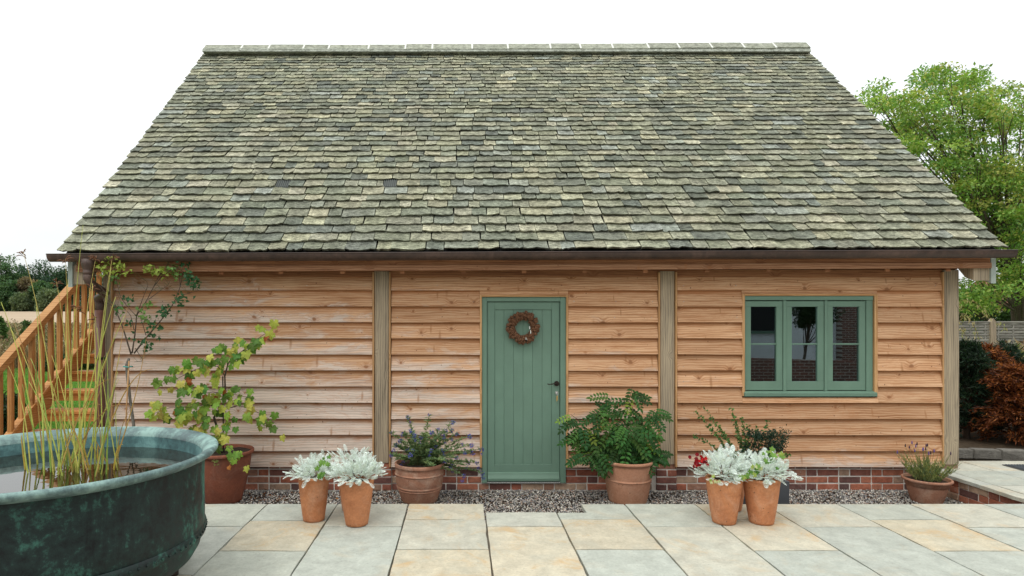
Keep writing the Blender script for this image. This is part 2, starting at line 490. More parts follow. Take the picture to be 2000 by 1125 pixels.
def terracotta(name, base, dark, pale, pale_amt=0.5, base_band=True):
    m, nt, b, out = newmat(name); h = N(nt)
    v = h.coord('Object', (1, 1, 1), 17)
    a = h.noise(v, 7, 6, 0.65, 0.4)
    c = h.mix(h.ramp(a, [(0.35, 0.0), (0.7, 1.0)]), base, dark)
    p = h.noise(v, 5, 6, 0.75, 0.9)
    c = h.mix(h.ramp(p, [(0.5, 0.0), (0.72, pale_amt)]), c, pale)
    f = h.noise(v, 60, 4, 0.7)
    c = h.mix(1.0, c, h.ramp(f, [(0.3, 0.85), (0.7, 1.12)]), 'MULTIPLY')
    if base_band:
        s = h.n('ShaderNodeSeparateXYZ'); tcn = h.n('ShaderNodeTexCoord'); h.l(tcn.outputs['Object'], s.inputs[0])
        k = h.ramp(h.math('ADD', h.math('MULTIPLY', s.outputs[2], -6), h.math('MULTIPLY', a, 0.9)), [(1.0, 0.0), (1.3, 0.55)])
        c = h.mix(h.math('MULTIPLY', k, 0.7), c, pale)
    sp = h.n('ShaderNodeTexVoronoi'); sp.inputs['Scale'].default_value = 17; h.l(v, sp.inputs['Vector'])
    c = h.mix(h.math('MULTIPLY', h.math('LESS_THAN', sp.outputs['Distance'], 0.09), 0.6), c, (0.08, 0.05, 0.03))
    h.l(c, b.inputs['Base Color']); b.inputs['Roughness'].default_value = 0.8; b.inputs['Specular IOR Level'].default_value = 0.25
    h.bump(b, h.math('ADD', f, a), 0.25, 0.003)
    return m
M['terra'] = terracotta('orange_terracotta', (0.52, 0.22, 0.10), (0.38, 0.145, 0.065), (0.60, 0.38, 0.26), 0.45)
M['terra_old'] = terracotta('aged_terracotta', (0.40, 0.20, 0.125), (0.27, 0.125, 0.08), (0.50, 0.37, 0.28), 0.7)
M['terra_pink'] = terracotta('weathered_pink_terracotta', (0.46, 0.235, 0.145), (0.37, 0.175, 0.10), (0.55, 0.36, 0.25), 0.6)
M['terra_rust'] = terracotta('dark_rust_terracotta', (0.27, 0.09, 0.05), (0.17, 0.06, 0.038), (0.36, 0.21, 0.15), 0.35)

def copper_mat(name, dark, mid, light, lo, hi, rough=0.5):
    m, nt, b, out = newmat(name); h = N(nt)
    v = h.wpos((1, 1, 1)); vz = h.wpos((1, 1, 0.45))
    a = h.noise(vz, 2.4, 8, 0.72, 0.5); f = h.noise(v, 28, 5, 0.75, 0.2); d = h.noise(v, 7, 6, 0.7, 0.3)
    g = h.math('ADD', h.math('MULTIPLY', a, 0.55), h.math('ADD', h.math('MULTIPLY', d, 0.3), h.math('MULTIPLY', f, 0.25)))
    c = h.ramp(g, [(lo, dark), ((lo + hi) / 2, mid), (hi, light)])
    h.l(c, b.inputs['Base Color'])
    b.inputs['Metallic'].default_value = 0.0
    h.l(h.ramp(g, [(lo, rough - 0.12), (hi, rough + 0.25)]), b.inputs['Roughness'])
    b.inputs['Specular IOR Level'].default_value = 0.5
    h.bump(b, h.math('ADD', f, d), 0.25, 0.004)
    return m
M['tub_out'] = copper_mat('copper_patina_dark', (0.008, 0.011, 0.012), (0.015, 0.030, 0.027), (0.055, 0.165, 0.125), 0.46, 0.65)
M['tub_out'].node_tree.nodes['Principled BSDF'].inputs['Specular IOR Level'].default_value = 0.25
M['tub_in'] = copper_mat('copper_patina_inner', (0.03, 0.06, 0.065), (0.075, 0.17, 0.175), (0.19, 0.37, 0.36), 0.42, 0.66)
M['tub_rim'] = copper_mat('copper_patina_rim', (0.04, 0.065, 0.07), (0.10, 0.165, 0.16), (0.24, 0.37, 0.335), 0.43, 0.62)
M['gutter'] = copper_mat('brown_copper_gutter', (0.022, 0.012, 0.009), (0.05, 0.028, 0.02), (0.11, 0.065, 0.048), 0.38, 0.7, 0.42)
M['downpipe'] = copper_mat('brown_copper_downpipe', (0.10, 0.035, 0.02), (0.14, 0.055, 0.035), (0.19, 0.085, 0.06), 0.38, 0.7, 0.5)
M['iron'] = flat_mat('dark_iron', (0.035, 0.025, 0.02), 0.45, 0.6, 0.2, 30)
M['chrome'] = flat_mat('nickel', (0.55, 0.56, 0.55), 0.25, 0.9, 0.05, 10)
M['brass'] = flat_mat('brass', (0.5, 0.33, 0.12), 0.35, 0.8, 0.05, 10)
M['dark'] = flat_mat('dark_interior', (0.02, 0.02, 0.02), 0.9)
M['soil'] = flat_mat('soil', (0.045, 0.03, 0.02), 1.0, 0, 0.5, 25, 1.0)
M['leaf'] = leaf_mat('leaf_green', 0.32)
M['leaf_vary'] = leaf_mat('leaf_vary', 0.35, 0.5, 0.35)
M['silver'] = leaf_mat('silver_felt_leaf', 0.15, 0.9, 0.15, 0.05)
M['bark'] = flat_mat('bark', (0.085, 0.062, 0.045), 0.95, 0, 0.45, 20, 0.8)
M['bark_grey'] = flat_mat('bark_grey', (0.16, 0.145, 0.12), 0.95, 0, 0.4, 25, 0.8)
M['straw'] = leaf_mat('reed_leaf', 0.2, 0.5)
M['cone'] = flat_mat('pine_cone', (0.17, 0.08, 0.04), 0.8, 0, 0.5, 60, 0.5)
M['planter'] = flat_mat('dark_grey_planter', (0.06, 0.065, 0.07), 0.6, 0, 0.1, 8)
M['vent'] = flat_mat('vent_metal', (0.11, 0.125, 0.115), 0.6, 0.0, 0.1, 8, attr=True)
M['white_paint'] = flat_mat('white_render', (0.70, 0.72, 0.74), 0.85, 0, 0.06, 3)
M['fence'] = wood('weathered_hurdle', (0.30, 0.29, 0.25), (0.22, 0.21, 0.18), (0.13, 0.12, 0.10), 'X', False, 0.0)
M['mat'] = flat_mat('rubber_mat', (0.06, 0.07, 0.08), 0.8, 0, 0.2, 40, 0.6)

def glass_mat():
    m, nt, b, out = newmat('window_glass'); h = N(nt)
    nt.nodes.remove(b)
    g = h.n('ShaderNodeBsdfGlossy'); g.inputs['Roughness'].default_value = 0.0; g.inputs[0].default_value = (0.78, 0.92, 1.0, 1)
    t = h.n('ShaderNodeBsdfTransparent'); t.inputs[0].default_value = (0.75, 0.8, 0.8, 1)
    fr = h.n('ShaderNodeFresnel'); fr.inputs[0].default_value = 1.52
    f = h.math('ADD', h.math('MULTIPLY', fr.outputs[0], 2.2), 0.03, True)
    mx = h.n('ShaderNodeMixShader'); h.l(f, mx.inputs[0]); h.l(t.outputs[0], mx.inputs[1]); h.l(g.outputs[0], mx.inputs[2])
    h.l(mx.outputs[0], out.inputs[0]); return m
M['glass'] = glass_mat()

def water_mat():
    m, nt, b, out = newmat('dark_pond_water'); h = N(nt)
    b.inputs['Base Color'].default_value = (0.012, 0.010, 0.005, 1)
    b.inputs['Roughness'].default_value = 0.015; b.inputs['IOR'].default_value = 1.65
    b.inputs['Specular IOR Level'].default_value = 0.9
    h.bump(b, h.noise(h.wpos((1, 1, 1)), 14, 2, 0.5), 0.04, 0.01)
    return m
M['water'] = water_mat()

# ------------------------------------------------------------------ ground
GZ = -0.232           # gravel level
def smooth(a, b, x):
    t = np.clip((x - a) / (b - a), 0, 1); return t * t * (3 - 2 * t)
def terrain(x, y):
    z = -0.30 + 0 * x
    z = z + 0.55 * smooth(20, 46, y) + 1.15 * smooth(44, 62, y) + 1.5 * smooth(60, 112, y) + 7 * smooth(112, 300, y)
    z = z + 0.235 * smooth(5.0, 5.3, x) * smooth(6.2, 6.6, y)                       # bed level with the terrace on the right
    return z

def ground_mat():
    m, nt, b, out = newmat('ground'); h = N(nt)
    g = h.n('ShaderNodeNewGeometry'); s = h.n('ShaderNodeSeparateXYZ'); h.l(g.outputs['Position'], s.inputs[0])
    x, y = s.outputs[0], s.outputs[1]
    v = h.wpos()
    n = h.noise(v, 1.2, 6, 0.6); f = h.noise(v, 14, 5, 0.7)
    lawn = h.ramp(f, [(0.3, (0.055, 0.13, 0.018)), (0.7, (0.11, 0.23, 0.04))])
    mead = h.ramp(h.noise(v, 0.8, 6, 0.7), [(0.3, (0.10, 0.10, 0.04)), (0.7, (0.26, 0.21, 0.12))])
    field = h.ramp(h.noise(h.wpos((0.3, 1.5, 1)), 0.3, 6, 0.7), [(0.3, (0.33, 0.25, 0.17)), (0.7, (0.45, 0.36, 0.26))])
    soil = h.ramp(f, [(0.3, (0.04, 0.028, 0.018)), (0.7, (0.10, 0.075, 0.05))])
    yy = h.math('ADD', y, h.math('MULTIPLY', n, 2.0))
    c = h.mix(h.math('GREATER_THAN', yy, 22.0), lawn, mead)
    c = h.mix(h.math('GREATER_THAN', yy, 58.0), c, field)
    c = h.mix(h.math('GREATER_THAN', yy, 128.0), c, (0.05, 0.09, 0.03))
    k = h.math('MULTIPLY', h.math('GREATER_THAN', x, -3.9), h.math('LESS_THAN', yy, 11.5))
    c = h.mix(k, c, soil)
    h.l(c, b.inputs['Base Color']); b.inputs['Roughness'].default_value = 1.0; b.inputs['Specular IOR Level'].default_value = 0.1
    h.bump(b, f, 0.6, 0.03)
    return m
M['ground'] = ground_mat()

xs = np.unique(np.concatenate([np.linspace(-700, -60, 26), np.linspace(-60, -8, 30), np.linspace(-8, 12, 60), np.linspace(12, 60, 30), np.linspace(60, 700, 26)]))
ys = np.unique(np.concatenate([np.linspace(-60, 0, 12), np.linspace(0, 12, 50), np.linspace(12, 70, 60), np.linspace(70, 140, 40), np.linspace(140, 900, 40)]))
gx, gy = np.meshgrid(xs, ys)
gz = terrain(gx, gy)
gv = np.stack([gx, gy, gz], -1).reshape(-1, 3)
nx, ny = len(xs), len(ys)
ii = (np.arange(ny - 1)[:, None] * nx + np.arange(nx - 1)[None, :]).ravel()
gf = np.stack([ii, ii + 1, ii + nx + 1, ii + nx], 1)
tag(np_obj('ground', gv, gf, np.ones((len(gv), 3)), M['ground'], smooth=True, origin=(0, 0, 0)), kind='structure')

# ------------------------------------------------------------------ garage building
YW = 6.38
S = 1200 / YW
def WX(px): return (px - 900) / S
def WZ(py): return CAMZ - (py - 623) / S
XL, XR = WX(203), WX(1870)
B = thing('timber_building', (0.7, YW + 0.03, GZ), 'larch clad timber outbuilding with a mossy stone slate roof and green door and window', 'building')

# roof geometry -----------------------------------------------------------
YE, ZE = 6.07, PZ(492, 6.07)
YRG, ZRG = 9.53, PZ(103, 9.53)
EX0, EX1 = -3.986, 5.385
run, rise = YRG - YE, ZRG - ZE
SL = math.hypot(run, rise)
cs, sn = run / SL, rise / SL
def skew(x): return 0.0042 * (x - 0.7)
def roof(u, t, n):      # u across, t up the slope, n out of the roof
    return (u, YE + cs * t - sn * n, ZE + sn * t + cs * n + skew(u))
def t_of_py(py):
    k = (623 - py) / 1200
    return (YE * k + 1.55 - ZE) / (sn - cs * k) * 1.0
rows_py = [491.2, 473.9, 456.7, 441.2, 424.8, 408.5, 394, 381.5, 366.5, 352.5, 340.8, 329.8, 318.4, 306.8, 296.9,
           286.3, 276.6, 267.2, 257.9, 248.9, 240, 231.2, 223.2, 214, 207.9, 201, 193.9, 186.4, 179.5, 172.8, 165.9,
           158.8, 152.4, 146.3, 139.7, 133.8, 128.2, 122.9, 118.3, 113.2, 108]
rows_t = [t_of_py(p) for p in rows_py] + [SL + 0.02]
roof_deck = MB()
roof_deck.add([roof(EX0 + 0.05, 0.02, -0.03), roof(EX1 - 0.05, 0.02, -0.03), roof(EX1 - 0.05, SL, -0.03), roof(EX0 + 0.05, SL, -0.03),
               roof(EX0 + 0.05, 0.02, -0.06), roof(EX1 - 0.05, 0.02, -0.06), roof(EX1 - 0.05, SL, -0.06), roof(EX0 + 0.05, SL, -0.06)],
              [(0, 1, 2, 3), (7, 6, 5, 4), (0, 4, 5, 1), (1, 5, 6, 2), (2, 6, 7, 3), (3, 7, 4, 0)])
RF = roof_deck.build('roof', M['dark'], B)
def slate_col():
    k = R.random()
    pal = [((0.15, 0.163, 0.135), 0.09), ((0.195, 0.207, 0.16), 0.22), ((0.24, 0.245, 0.18), 0.29), ((0.29, 0.288, 0.207), 0.24), ((0.355, 0.345, 0.25), 0.10), ((0.27, 0.29, 0.245), 0.04)]
    for c, p in pal:
        if k < p: break
        k -= p
    j = R.uniform(0.84, 1.13) * 1.08
    return (c[0] * j * R.uniform(0.97, 1.03), c[1] * j, c[2] * j * R.uniform(0.93, 1.03))
vent_px = [548, 760]
vents = [(PX(p, YE + cs * t_of_py(374)), 8) for p in vent_px]
def slate_mesh(u0, u1, t0, tl, base_n, th, col, skewu):
    NU, NT = 7, 3
    ph = R.uniform(0, 9); am = R.uniform(0.003, 0.010)
    vs, fs, cc = [], [], []
    tilt = R.uniform(-0.004, 0.004); slope_edge = R.uniform(-0.010, 0.010)
    def edge(k):
        s_ = k / (NU - 1)
        return am * math.sin(ph + s_ * 7.3) * 0.5 + R.uniform(-1, 1) * 0.009 + slope_edge * (s_ - 0.5) + (0.012 if k in (0, NU - 1) and R.random() < 0.5 else 0)
    ed = [edge(k) for k in range(NU)]
    for j in range(NT + 1):
        for k in range(NU):
            s_ = k / (NU - 1)
            u = u0 + (u1 - u0) * s_ + (R.uniform(-0.002, 0.002) if j < NT else 0) + skewu * j * 0.01
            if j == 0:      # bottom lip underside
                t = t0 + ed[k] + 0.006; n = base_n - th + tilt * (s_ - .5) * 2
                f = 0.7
            else:
                tt = (j - 1) / (NT - 1)
                t = t0 + ed[k] * (1 - tt) + tl * tt
                n = base_n * (1 - tt) + 0.003 * tt + tilt * (s_ - .5) * 2 + R.uniform(-1, 1) * 0.0025 * (1 - tt)
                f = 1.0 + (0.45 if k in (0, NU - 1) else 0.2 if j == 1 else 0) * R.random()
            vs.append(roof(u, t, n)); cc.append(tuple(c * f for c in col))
    for j in range(NT):
        for k in range(NU - 1):
            a = j * NU + k
            fs.append((a, a + 1, a + NU + 1, a + NU))
    # sides
    n0 = len(vs)
    for side, k in ((0, 0), (1, NU - 1)):
        top = [j * NU + k for j in range(1, NT + 1)]
        lo = []
        for j in range(1, NT + 1):
            x = vs[j * NU + k]; lo.append(len(vs))
            vs.append((x[0], x[1] + sn * th * 0.9, x[2] - cs * th * 0.9)); cc.append(col)
        for j in range(NT - 1):
            q = (top[j], top[j + 1], lo[j + 1], lo[j])
            fs.append(q if side == 0 else q[::-1])
        fs.append((k, top[0], lo[0]) if side else (k, lo[0], top[0]))
    return vs, fs, cc
slate_id = 0
rest = MB()
for i in range(41):
    t0 = rows_t[i]; ex = rows_t[i + 1] - t0
    u = EX0 + R.uniform(-0.01, 0.02); last = False
    wbase = 0.225 - 0.0011 * i * 1.2
    while u < EX1 - 0.03:
        w = wbase * R.choice([0.6, 0.75, 0.85, 0.95, 1.0, 1.1, 1.3, 1.55]) * R.uniform(0.92, 1.08)
        if u + w > EX1 - 0.10: w = EX1 + R.uniform(-0.012, 0.012) - u
        hit = False
        for vx, vr in vents:
            if i == vr and u < vx + 0.075 and u + w > vx - 0.075:
                hit = True
                if vx - 0.075 - u > 0.04:
                    w = vx - 0.075 - u; hit = False
                else: u = vx + 0.075
        if hit: continue
        kf = 1 - .5 * (i / 40) ** .7; th = R.uniform(0.018, 0.030) * kf
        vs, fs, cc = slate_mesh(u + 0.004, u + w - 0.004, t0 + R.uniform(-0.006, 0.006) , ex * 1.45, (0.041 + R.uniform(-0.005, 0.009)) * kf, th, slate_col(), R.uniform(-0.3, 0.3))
        if slate_id < 296:
            mb = MB(); mb.v = vs; mb.f = fs; mb.c = cc
            mb.build('slate', M['slate'], RF); slate_id += 1
        else:
            n0 = len(rest.v); rest.v += vs; rest.c += cc; rest.f += [tuple(a + n0 for a in f) for f in fs]
        u += w
tag(rest.build('upper_slates', M['slate'], RF), kind='stuff')
for vx, vr in vents:
    mb = MB(); t0 = rows_t[vr]; ex = rows_t[vr + 1] - t0
    c0 = [roof(vx - 0.072, t0 + 0.0, 0.012), roof(vx + 0.072, t0, 0.012), roof(vx + 0.072, t0 + ex, 0.012), roof(vx - 0.072, t0 + ex, 0.012)]
    mb.add(c0, [(0, 1, 2, 3)])
    mb.c = [(.5, .5, .5)] * len(mb.v)
    for k in range(7):
        u = vx - 0.066 + k * 0.022
        mb.add([roof(u - .003, t0 + .005, .024), roof(u + .003, t0 + .005, .024), roof(u + .003, t0 + ex, .022), roof(u - .003, t0 + ex, .022), roof(u, t0 + .005, .012), roof(u, t0 + ex, .012)],
               [(0, 1, 2, 3), (0, 3, 5, 4), (1, 4, 5, 2)])
    tag(mb.build('roof_vent', M['vent'], RF), 'small dark louvred vent set among the slates')
# rear slope, plain course work nobody sees from the yard
mb = MB()
def rear(u, t, n): p = roof(u, t, n); return (p[0], 2 * YRG - p[1], p[2])
for i in range(41):
    t0, t1 = rows_t[i], rows_t[i + 1] + 0.03
    mb.add([rear(EX0, t0, .034), rear(EX1, t0, .034), rear(EX1, t1, .01), rear(EX0, t1, .01), rear(EX0, t0, .012), rear(EX1, t0, .012)],
           [(3, 2, 1, 0), (0, 1, 5, 4)], (0.2, 0.2, 0.15))
tag(mb.build('rear_slates', M['slate'], RF), kind='stuff')
# ridge
rx = [EX0 + 0.02]
ridge_px = [402, 476, 529, 596, 645, 722, 793, 845, 922, 991, 1073, 1131, 1193, 1262, 1321, 1384, 1446, 1507, 1574]
ridge_x = [PX(p, YRG) for p in ridge_px]
rprof = [(-0.155, -0.13), (-0.03, 0.0), (0.0, 0.015), (0.03, 0.0), (0.155, -0.13), (0.13, -0.15), (0.0, -0.02), (-0.13, -0.15)]
for k in range(len(ridge_x) - 1):
    mb = MB(); zz = ZRG + 0.125 + skew((ridge_x[k] + ridge_x[k + 1]) / 2) + R.uniform(-0.006, 0.006)
    g = R.uniform(0.9, 1.1)
    mb.prism([(YRG + a, zz + b) for a, b in rprof], ridge_x[k] + 0.012, ridge_x[k + 1] - 0.012, 'X', (0.29 * g, 0.30 * g, 0.24 * g))
    mb.build('ridge_tile', M['ridge'], RF)
mb = MB()
for k in range(1, len(ridge_x) - 1):
    zz = ZRG + 0.128 + skew(ridge_x[k])
    mb.prism([(YRG + a * 1.02, zz + b) for a, b in rprof], ridge_x[k] - 0.013, ridge_x[k] + 0.013, 'X')
mb.build('ridge_mortar', M['white_mortar'], RF)
mb = MB(); mb.prism([(YRG - 0.165, ZRG - 0.05), (YRG - 0.14, ZRG + 0.01), (YRG + 0.14, ZRG + 0.01), (YRG + 0.165, ZRG - 0.05)], ridge_x[0] + 0.01, ridge_x[-1] - 0.01, 'X', (0.33, 0.35, 0.30))
mb.build('ridge_bedding', M['ridge'], RF)

# walls -------------------------------------------------------------------
DX0, DX1, DZ1, DZ0 = WX(941), WX(1105), WZ(580), WZ(943)
WX0, WX1, WZ0, WZ1 = WX(1452), WX(1704), WZ(770), WZ(578)
ZT = 2.36
YB = YW + 0.04
mb = MB()
YBK = 2 * YRG - YW
mb.box(XL + .05, WX0, YB, YB + .09, GZ - .1, ZT)
mb.box(WX1, XR - .05, YB, YB + .09, GZ - .1, ZT)
mb.box(WX0, WX1, YB, YB + .09, GZ - .1, WZ0)
mb.box(WX0, WX1, YB, YB + .09, WZ1, ZT)
mb.box(XL + .05, XR - .05, YBK - .12, YBK, GZ - .1, ZT)
for xa, xb in ((XL + .05, XL + .14), (XR - .14, XR - .05)):
    mb.prism([(YB + .09, GZ - .1), (YBK - .12, GZ - .1), (YBK - .12, ZT), (YRG, ZRG - .12), (YB + .09, ZT + .05)], xa, xb, 'X')
mb.box(XL + .14, XR - .14, YB + .09, YBK - .12, GZ - .1, -0.02)
mb.box(XL + .14, XR - .14, YB + .10, YBK - .13, 2.2, 2.24)
mb.build('wall', M['dark'], B)
# gable cladding (sides)
for sx, xo in ((-1, XL + .05), (1, XR - .05)):
    mb = MB()
    z = -0.0
    while z < ZRG - 0.2:
        y0 = max(YB + .06, YRG - (ZRG - z - .36) * cs / sn)
        y1 = 2 * YRG - y0
        if y1 - y0 > 0.1:
            mb.add([(xo, y0, z), (xo + sx * .03, y0, z), (xo + sx * .012, y0, z + .18), (xo, y0, z + .18),
                    (xo, y1, z), (xo + sx * .03, y1, z), (xo + sx * .012, y1, z + .18), (xo, y1, z + .18)],
                   [(0, 1, 2, 3), (7, 6, 5, 4), (0, 4, 5, 1), (1, 5, 6, 2), (2, 6, 7, 3)])
        z += 0.166
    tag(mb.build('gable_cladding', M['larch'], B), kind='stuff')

rows_b = [567.5 + 31.2 * i for i in range(12)]
def board(px0, px1, row, z_lo=None, z_hi=None):
    zb = WZ(rows_b[row]) + R.uniform(-0.002, 0.002)
    zt = zb + 0.178
    x0 = WX(px0) + R.uniform(-.001, .001); x1 = WX(px1) + R.uniform(-.001, .001)
    dz = R.uniform(-0.0022, 0.0022)
    yf = YW - 0.042 + R.uniform(-0.002, 0.002)
    n = max(2, int((x1 - x0) / 0.35) + 1)
    vs, fs = [], []
    top = zt if z_hi is None else min(zt, z_hi)
    bot = zb if z_lo is None else max(zb, z_lo)
    def fy(z): return yf + 0.041 * (z - zb) / 0.178
    prof = [(YW + 0.035, bot), (fy(bot) + 0.003, bot), (fy(bot), bot + 0.003), (fy(top), top), (YW + 0.035, top)]
    for k in range(n + 1):
        s_ = k / n; x = x0 + (x1 - x0) * s_
        wz = dz * (s_ - .5) * 2 + (R.uniform(-.0012, .0012) if 0 < k < n else 0)
        wy = R.uniform(-.0015, .0015)
        vs += [(x, p[0] + (wy if 0 < j < 4 else 0), p[1] + (wz if j < 3 else 0)) for j, p in enumerate(prof)]
    for k in range(n):
        for j in range(5):
            a = k * 5 + j; b_ = k * 5 + (j + 1) % 5
            fs.append((a, a + 5, b_ + 5, b_))
    fs.append((0, 1, 2, 3, 4)); fs.append(tuple(n * 5 + j for j in (4, 3, 2, 1, 0)))
    m = MB(); m.add(vs, fs)
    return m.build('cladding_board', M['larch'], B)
for i in range(12):
    board(225, 728, i)
    if i == 0: board(765, 1283, i)
    else:
        board(765, 937, i); board(1109, 1283, i)
    zb = rows_b[i]
    if zb < 577 - 1 or zb - 31.2 > 772:
        board(1321, 1835, i)
    elif zb > 775 and zb - 31.2 < 775:
        board(1321, 1447, i); board(1710, 1835, i)
        board(1447, 1710, i, z_hi=WZ(776))
    else:
        board(1321, 1447, i); board(1710, 1835, i)
# strip between the top board and the window / door heads
for a, b_ in ((937, 1109),):
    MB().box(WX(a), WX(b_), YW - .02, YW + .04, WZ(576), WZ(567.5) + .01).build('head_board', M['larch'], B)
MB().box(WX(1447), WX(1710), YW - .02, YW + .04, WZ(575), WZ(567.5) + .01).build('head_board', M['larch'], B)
# nail heads
mb = MB()
for i in range(12):
    z = WZ(rows_b[i]) + 0.045
    for px in (237, 355, 480, 600, 715, 776, 856, 925, 1120, 1200, 1272, 1332, 1436, 1722, 1822):
        x = WX(px) + R.uniform(-.01, .01); zz = z + R.uniform(-.008, .008)
        y = YW - .0415 + 0.041 * 0.045 / 0.178
        mb.box(x - .0032, x + .0032, y, y + .006, zz - .0032, zz + .0032)
tag(mb.build('nail_heads', M['chrome'], B), kind='stuff')

# posts, battens
def post(px0, px1, py0, py1, yf=YW - .022):
    z0, z1 = WZ(py1), WZ(py0)
    m = MB(); n = 7; vs = []; fs = []
    x0, x1 = WX(px0), WX(px1)
    for k in range(n + 1):
        z = z0 + (z1 - z0) * k / n
        j = [R.uniform(-.003, .003) for _ in range(4)]
        c = .005
        vs += [(x0 + j[0], yf + c, z), (x0 + c + j[0], yf + j[1], z), (x1 - c + j[2], yf + j[1], z), (x1 + j[2], yf + c, z), (x1 + j[2], yf + .17, z), (x0 + j[0], yf + .17, z)]
    for k in range(n):
        for q in range(6):
            a = k * 6 + q; b_ = k * 6 + (q + 1) % 6
            fs.append((a, b_, b_ + 6, a + 6))
    fs += [(5, 4, 3, 2, 1, 0), tuple(n * 6 + q for q in range(6))]
    m.add(vs, fs); return m.build('oak_post', M['oak_post'], B)
post(203, 221, 525, 958); post(732, 760, 530, 903); post(1288, 1316, 530, 906); post(1838.5, 1869, 528, 906, YW - .03)
for px in (222.5, 730, 762.3, 1285.3, 1318.3, 1836.5):
    MB().box(WX(px - 1.6), WX(px + 1.6), YW - .044, YW + .03, 0.02, WZ(532), .002).build('batten', M['batten'], B)
# wall plate & frieze behind eaves
MB().box(XL, XR, YW - .012, YW + .035, WZ(541), WZ(527), .003).build('frieze_board', M['larch_sheltered_shaded'], B)
MB().box(XL, XR, YW - .004, YW + .035, WZ(526.5), 2.32, .003).build('wall_plate', M['larch_sheltered_shaded'], B)
# fascia
FY = YE + .03
def fasc(py0, py1, y0, y1, name, mt):
    xa, xb = PX(150, FY), PX(1934, FY)
    m = MB(); vs = []
    n = 12
    fs = []
    for k in range(n + 1):
        x = xa + (xb - xa) * k / n; z0 = PZ(py1, FY) + skew(x); z1 = PZ(py0, FY) + skew(x)
        vs += [(x, y0, z0), (x, y0, z1), (x, y1, z1), (x, y1, z0)]
    for k in range(n):
        for q in range(4):
            a = k * 4 + q; b_ = k * 4 + (q + 1) % 4
            fs.append((a, b_, b_ + 4, a + 4))
    fs += [(3, 2, 1, 0), tuple(n * 4 + q for q in range(4))]
    m.add(vs, fs); return m.build(name, mt, B)
fasc(493, 519, FY, FY + .02, 'fascia', M['larch_sheltered_shaded'])
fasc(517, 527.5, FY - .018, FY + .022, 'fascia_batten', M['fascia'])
# rafters feet
rx_px = [430, 547, 668, 785, 905, 1024, 1143, 1262, 1383, 1504, 1619, 1737, 1856, 312]
for p in rx_px:
    x = PX(p, FY); w = .022
    z0 = PZ(533, FY) + skew(x)
    poly = [(FY + .023, z0), (FY + .023, z0 + .12), (YW + .3, z0 + .12 + (YW + .3 - FY - .023) * sn / cs), (YW + .3, z0 + (YW + .3 - FY - .023) * sn / cs)]
    MB().prism(poly, x - w, x + w, 'X').build('rafter', M['larch_sheltered_shaded'], B)
# soffit lining above rafters, and barge ends
for sx in (-1, 1):
    xi = 5.11 if sx > 0 else -3.84
    xo = xi + sx * .16 if sx > 0 else -3.68
    a, b_ = (5.11, 5.27) if sx > 0 else (-3.86, -3.74)
    k = sn / cs
    zt = 2.12 + skew(a)
    y0, y1 = YE + .055, YRG
    poly = [(y0, zt - .205), (y0, zt - .02), (y1, zt - .02 + (y1 - y0) * k), (y1, zt - .16 + (y1 - y0) * k), (y0 + .10, zt - .165)]
    MB().prism(poly, a, b_, 'X').build('barge_rafter', M['oak_post'], B)
    c, d = (5.27, 5.318) if sx > 0 else (-3.905, -3.86)
    poly = [(y0 - .02, zt - .235), (y0 - .02, zt + .02), (y1, zt + .02 + (y1 - y0) * k), (y1, zt - .18 + (y1 - y0) * k), (y0 + .10, zt - .19)]
    MB().prism(poly, c, d, 'X').build('bargeboard', M['barge'], B)
    # matching rear barge
    MB().prism([(2 * YRG - p_[0], p_[1]) for p_ in poly], c, d, 'X').build('bargeboard', M['barge'], B)

# gutter (half round, falls slightly to the left)
GY, GR = 6.005, 0.057
gx0, gx1 = PX(97, 6.0), PX(1979, 6.0)
def gz_(x): return PZ(491.5, 5.95) + skew(x) - .004
mb = MB(); vs = []; fs = []
n = 24; kk = 12
for k in range(n + 1):
    x = gx0 + (gx1 - gx0) * k / n
    for q in range(kk + 1):
        a = PI + PI * q / kk
        vs.append((x, GY + GR * math.cos(a), gz_(x) + GR * 1.25 * math.sin(a)))
    for q in range(kk + 1):
        a = 2 * PI - PI * q / kk
        vs.append((x, GY + (GR - .003) * math.cos(a), gz_(x) + (GR - .003) * 1.25 * math.sin(a)))
m_ = 2 * (kk + 1)
for k in range(n):
    for q in range(m_):
        a = k * m_ + q; b_ = k * m_ + (q + 1) % m_
        fs.append((a, b_, b_ + m_, a + m_))
mb.add(vs, fs)
for x in (gx0, gx1):
    e = [(x, GY + GR * math.cos(PI + PI * q / kk), gz_(x) + GR * 1.25 * math.sin(PI + PI * q / kk)) for q in range(kk + 1)]
    mb.add(e, [tuple(range(kk + 1))])
GU = mb.build('gutter', M['gutter'], B)
mb = MB(); mb.tube([(gx0, GY - GR, gz_(gx0)), (gx1, GY - GR, gz_(gx1))], .0058, 8)
mb.build('gutter_bead', M['gutter'], GU, True)
for p in (470, 985, 1500, 1925):
    x = PX(p, 5.95); mb = MB()
    pts = [(x, GY + (GR + .002) * math.cos(PI + PI * q / 10), gz_(x) + (GR + .002) * 1.25 * math.sin(PI + PI * q / 10)) for q in range(11)]
    vs = [(p_[0] - .011, p_[1], p_[2]) for p_ in pts] + [(p_[0] + .011, p_[1], p_[2]) for p_ in pts]
    mb.add(vs, [(q, q + 11, q + 12, q + 1) for q in range(10)]); mb.build('gutter_joint', M['gutter'], GU)
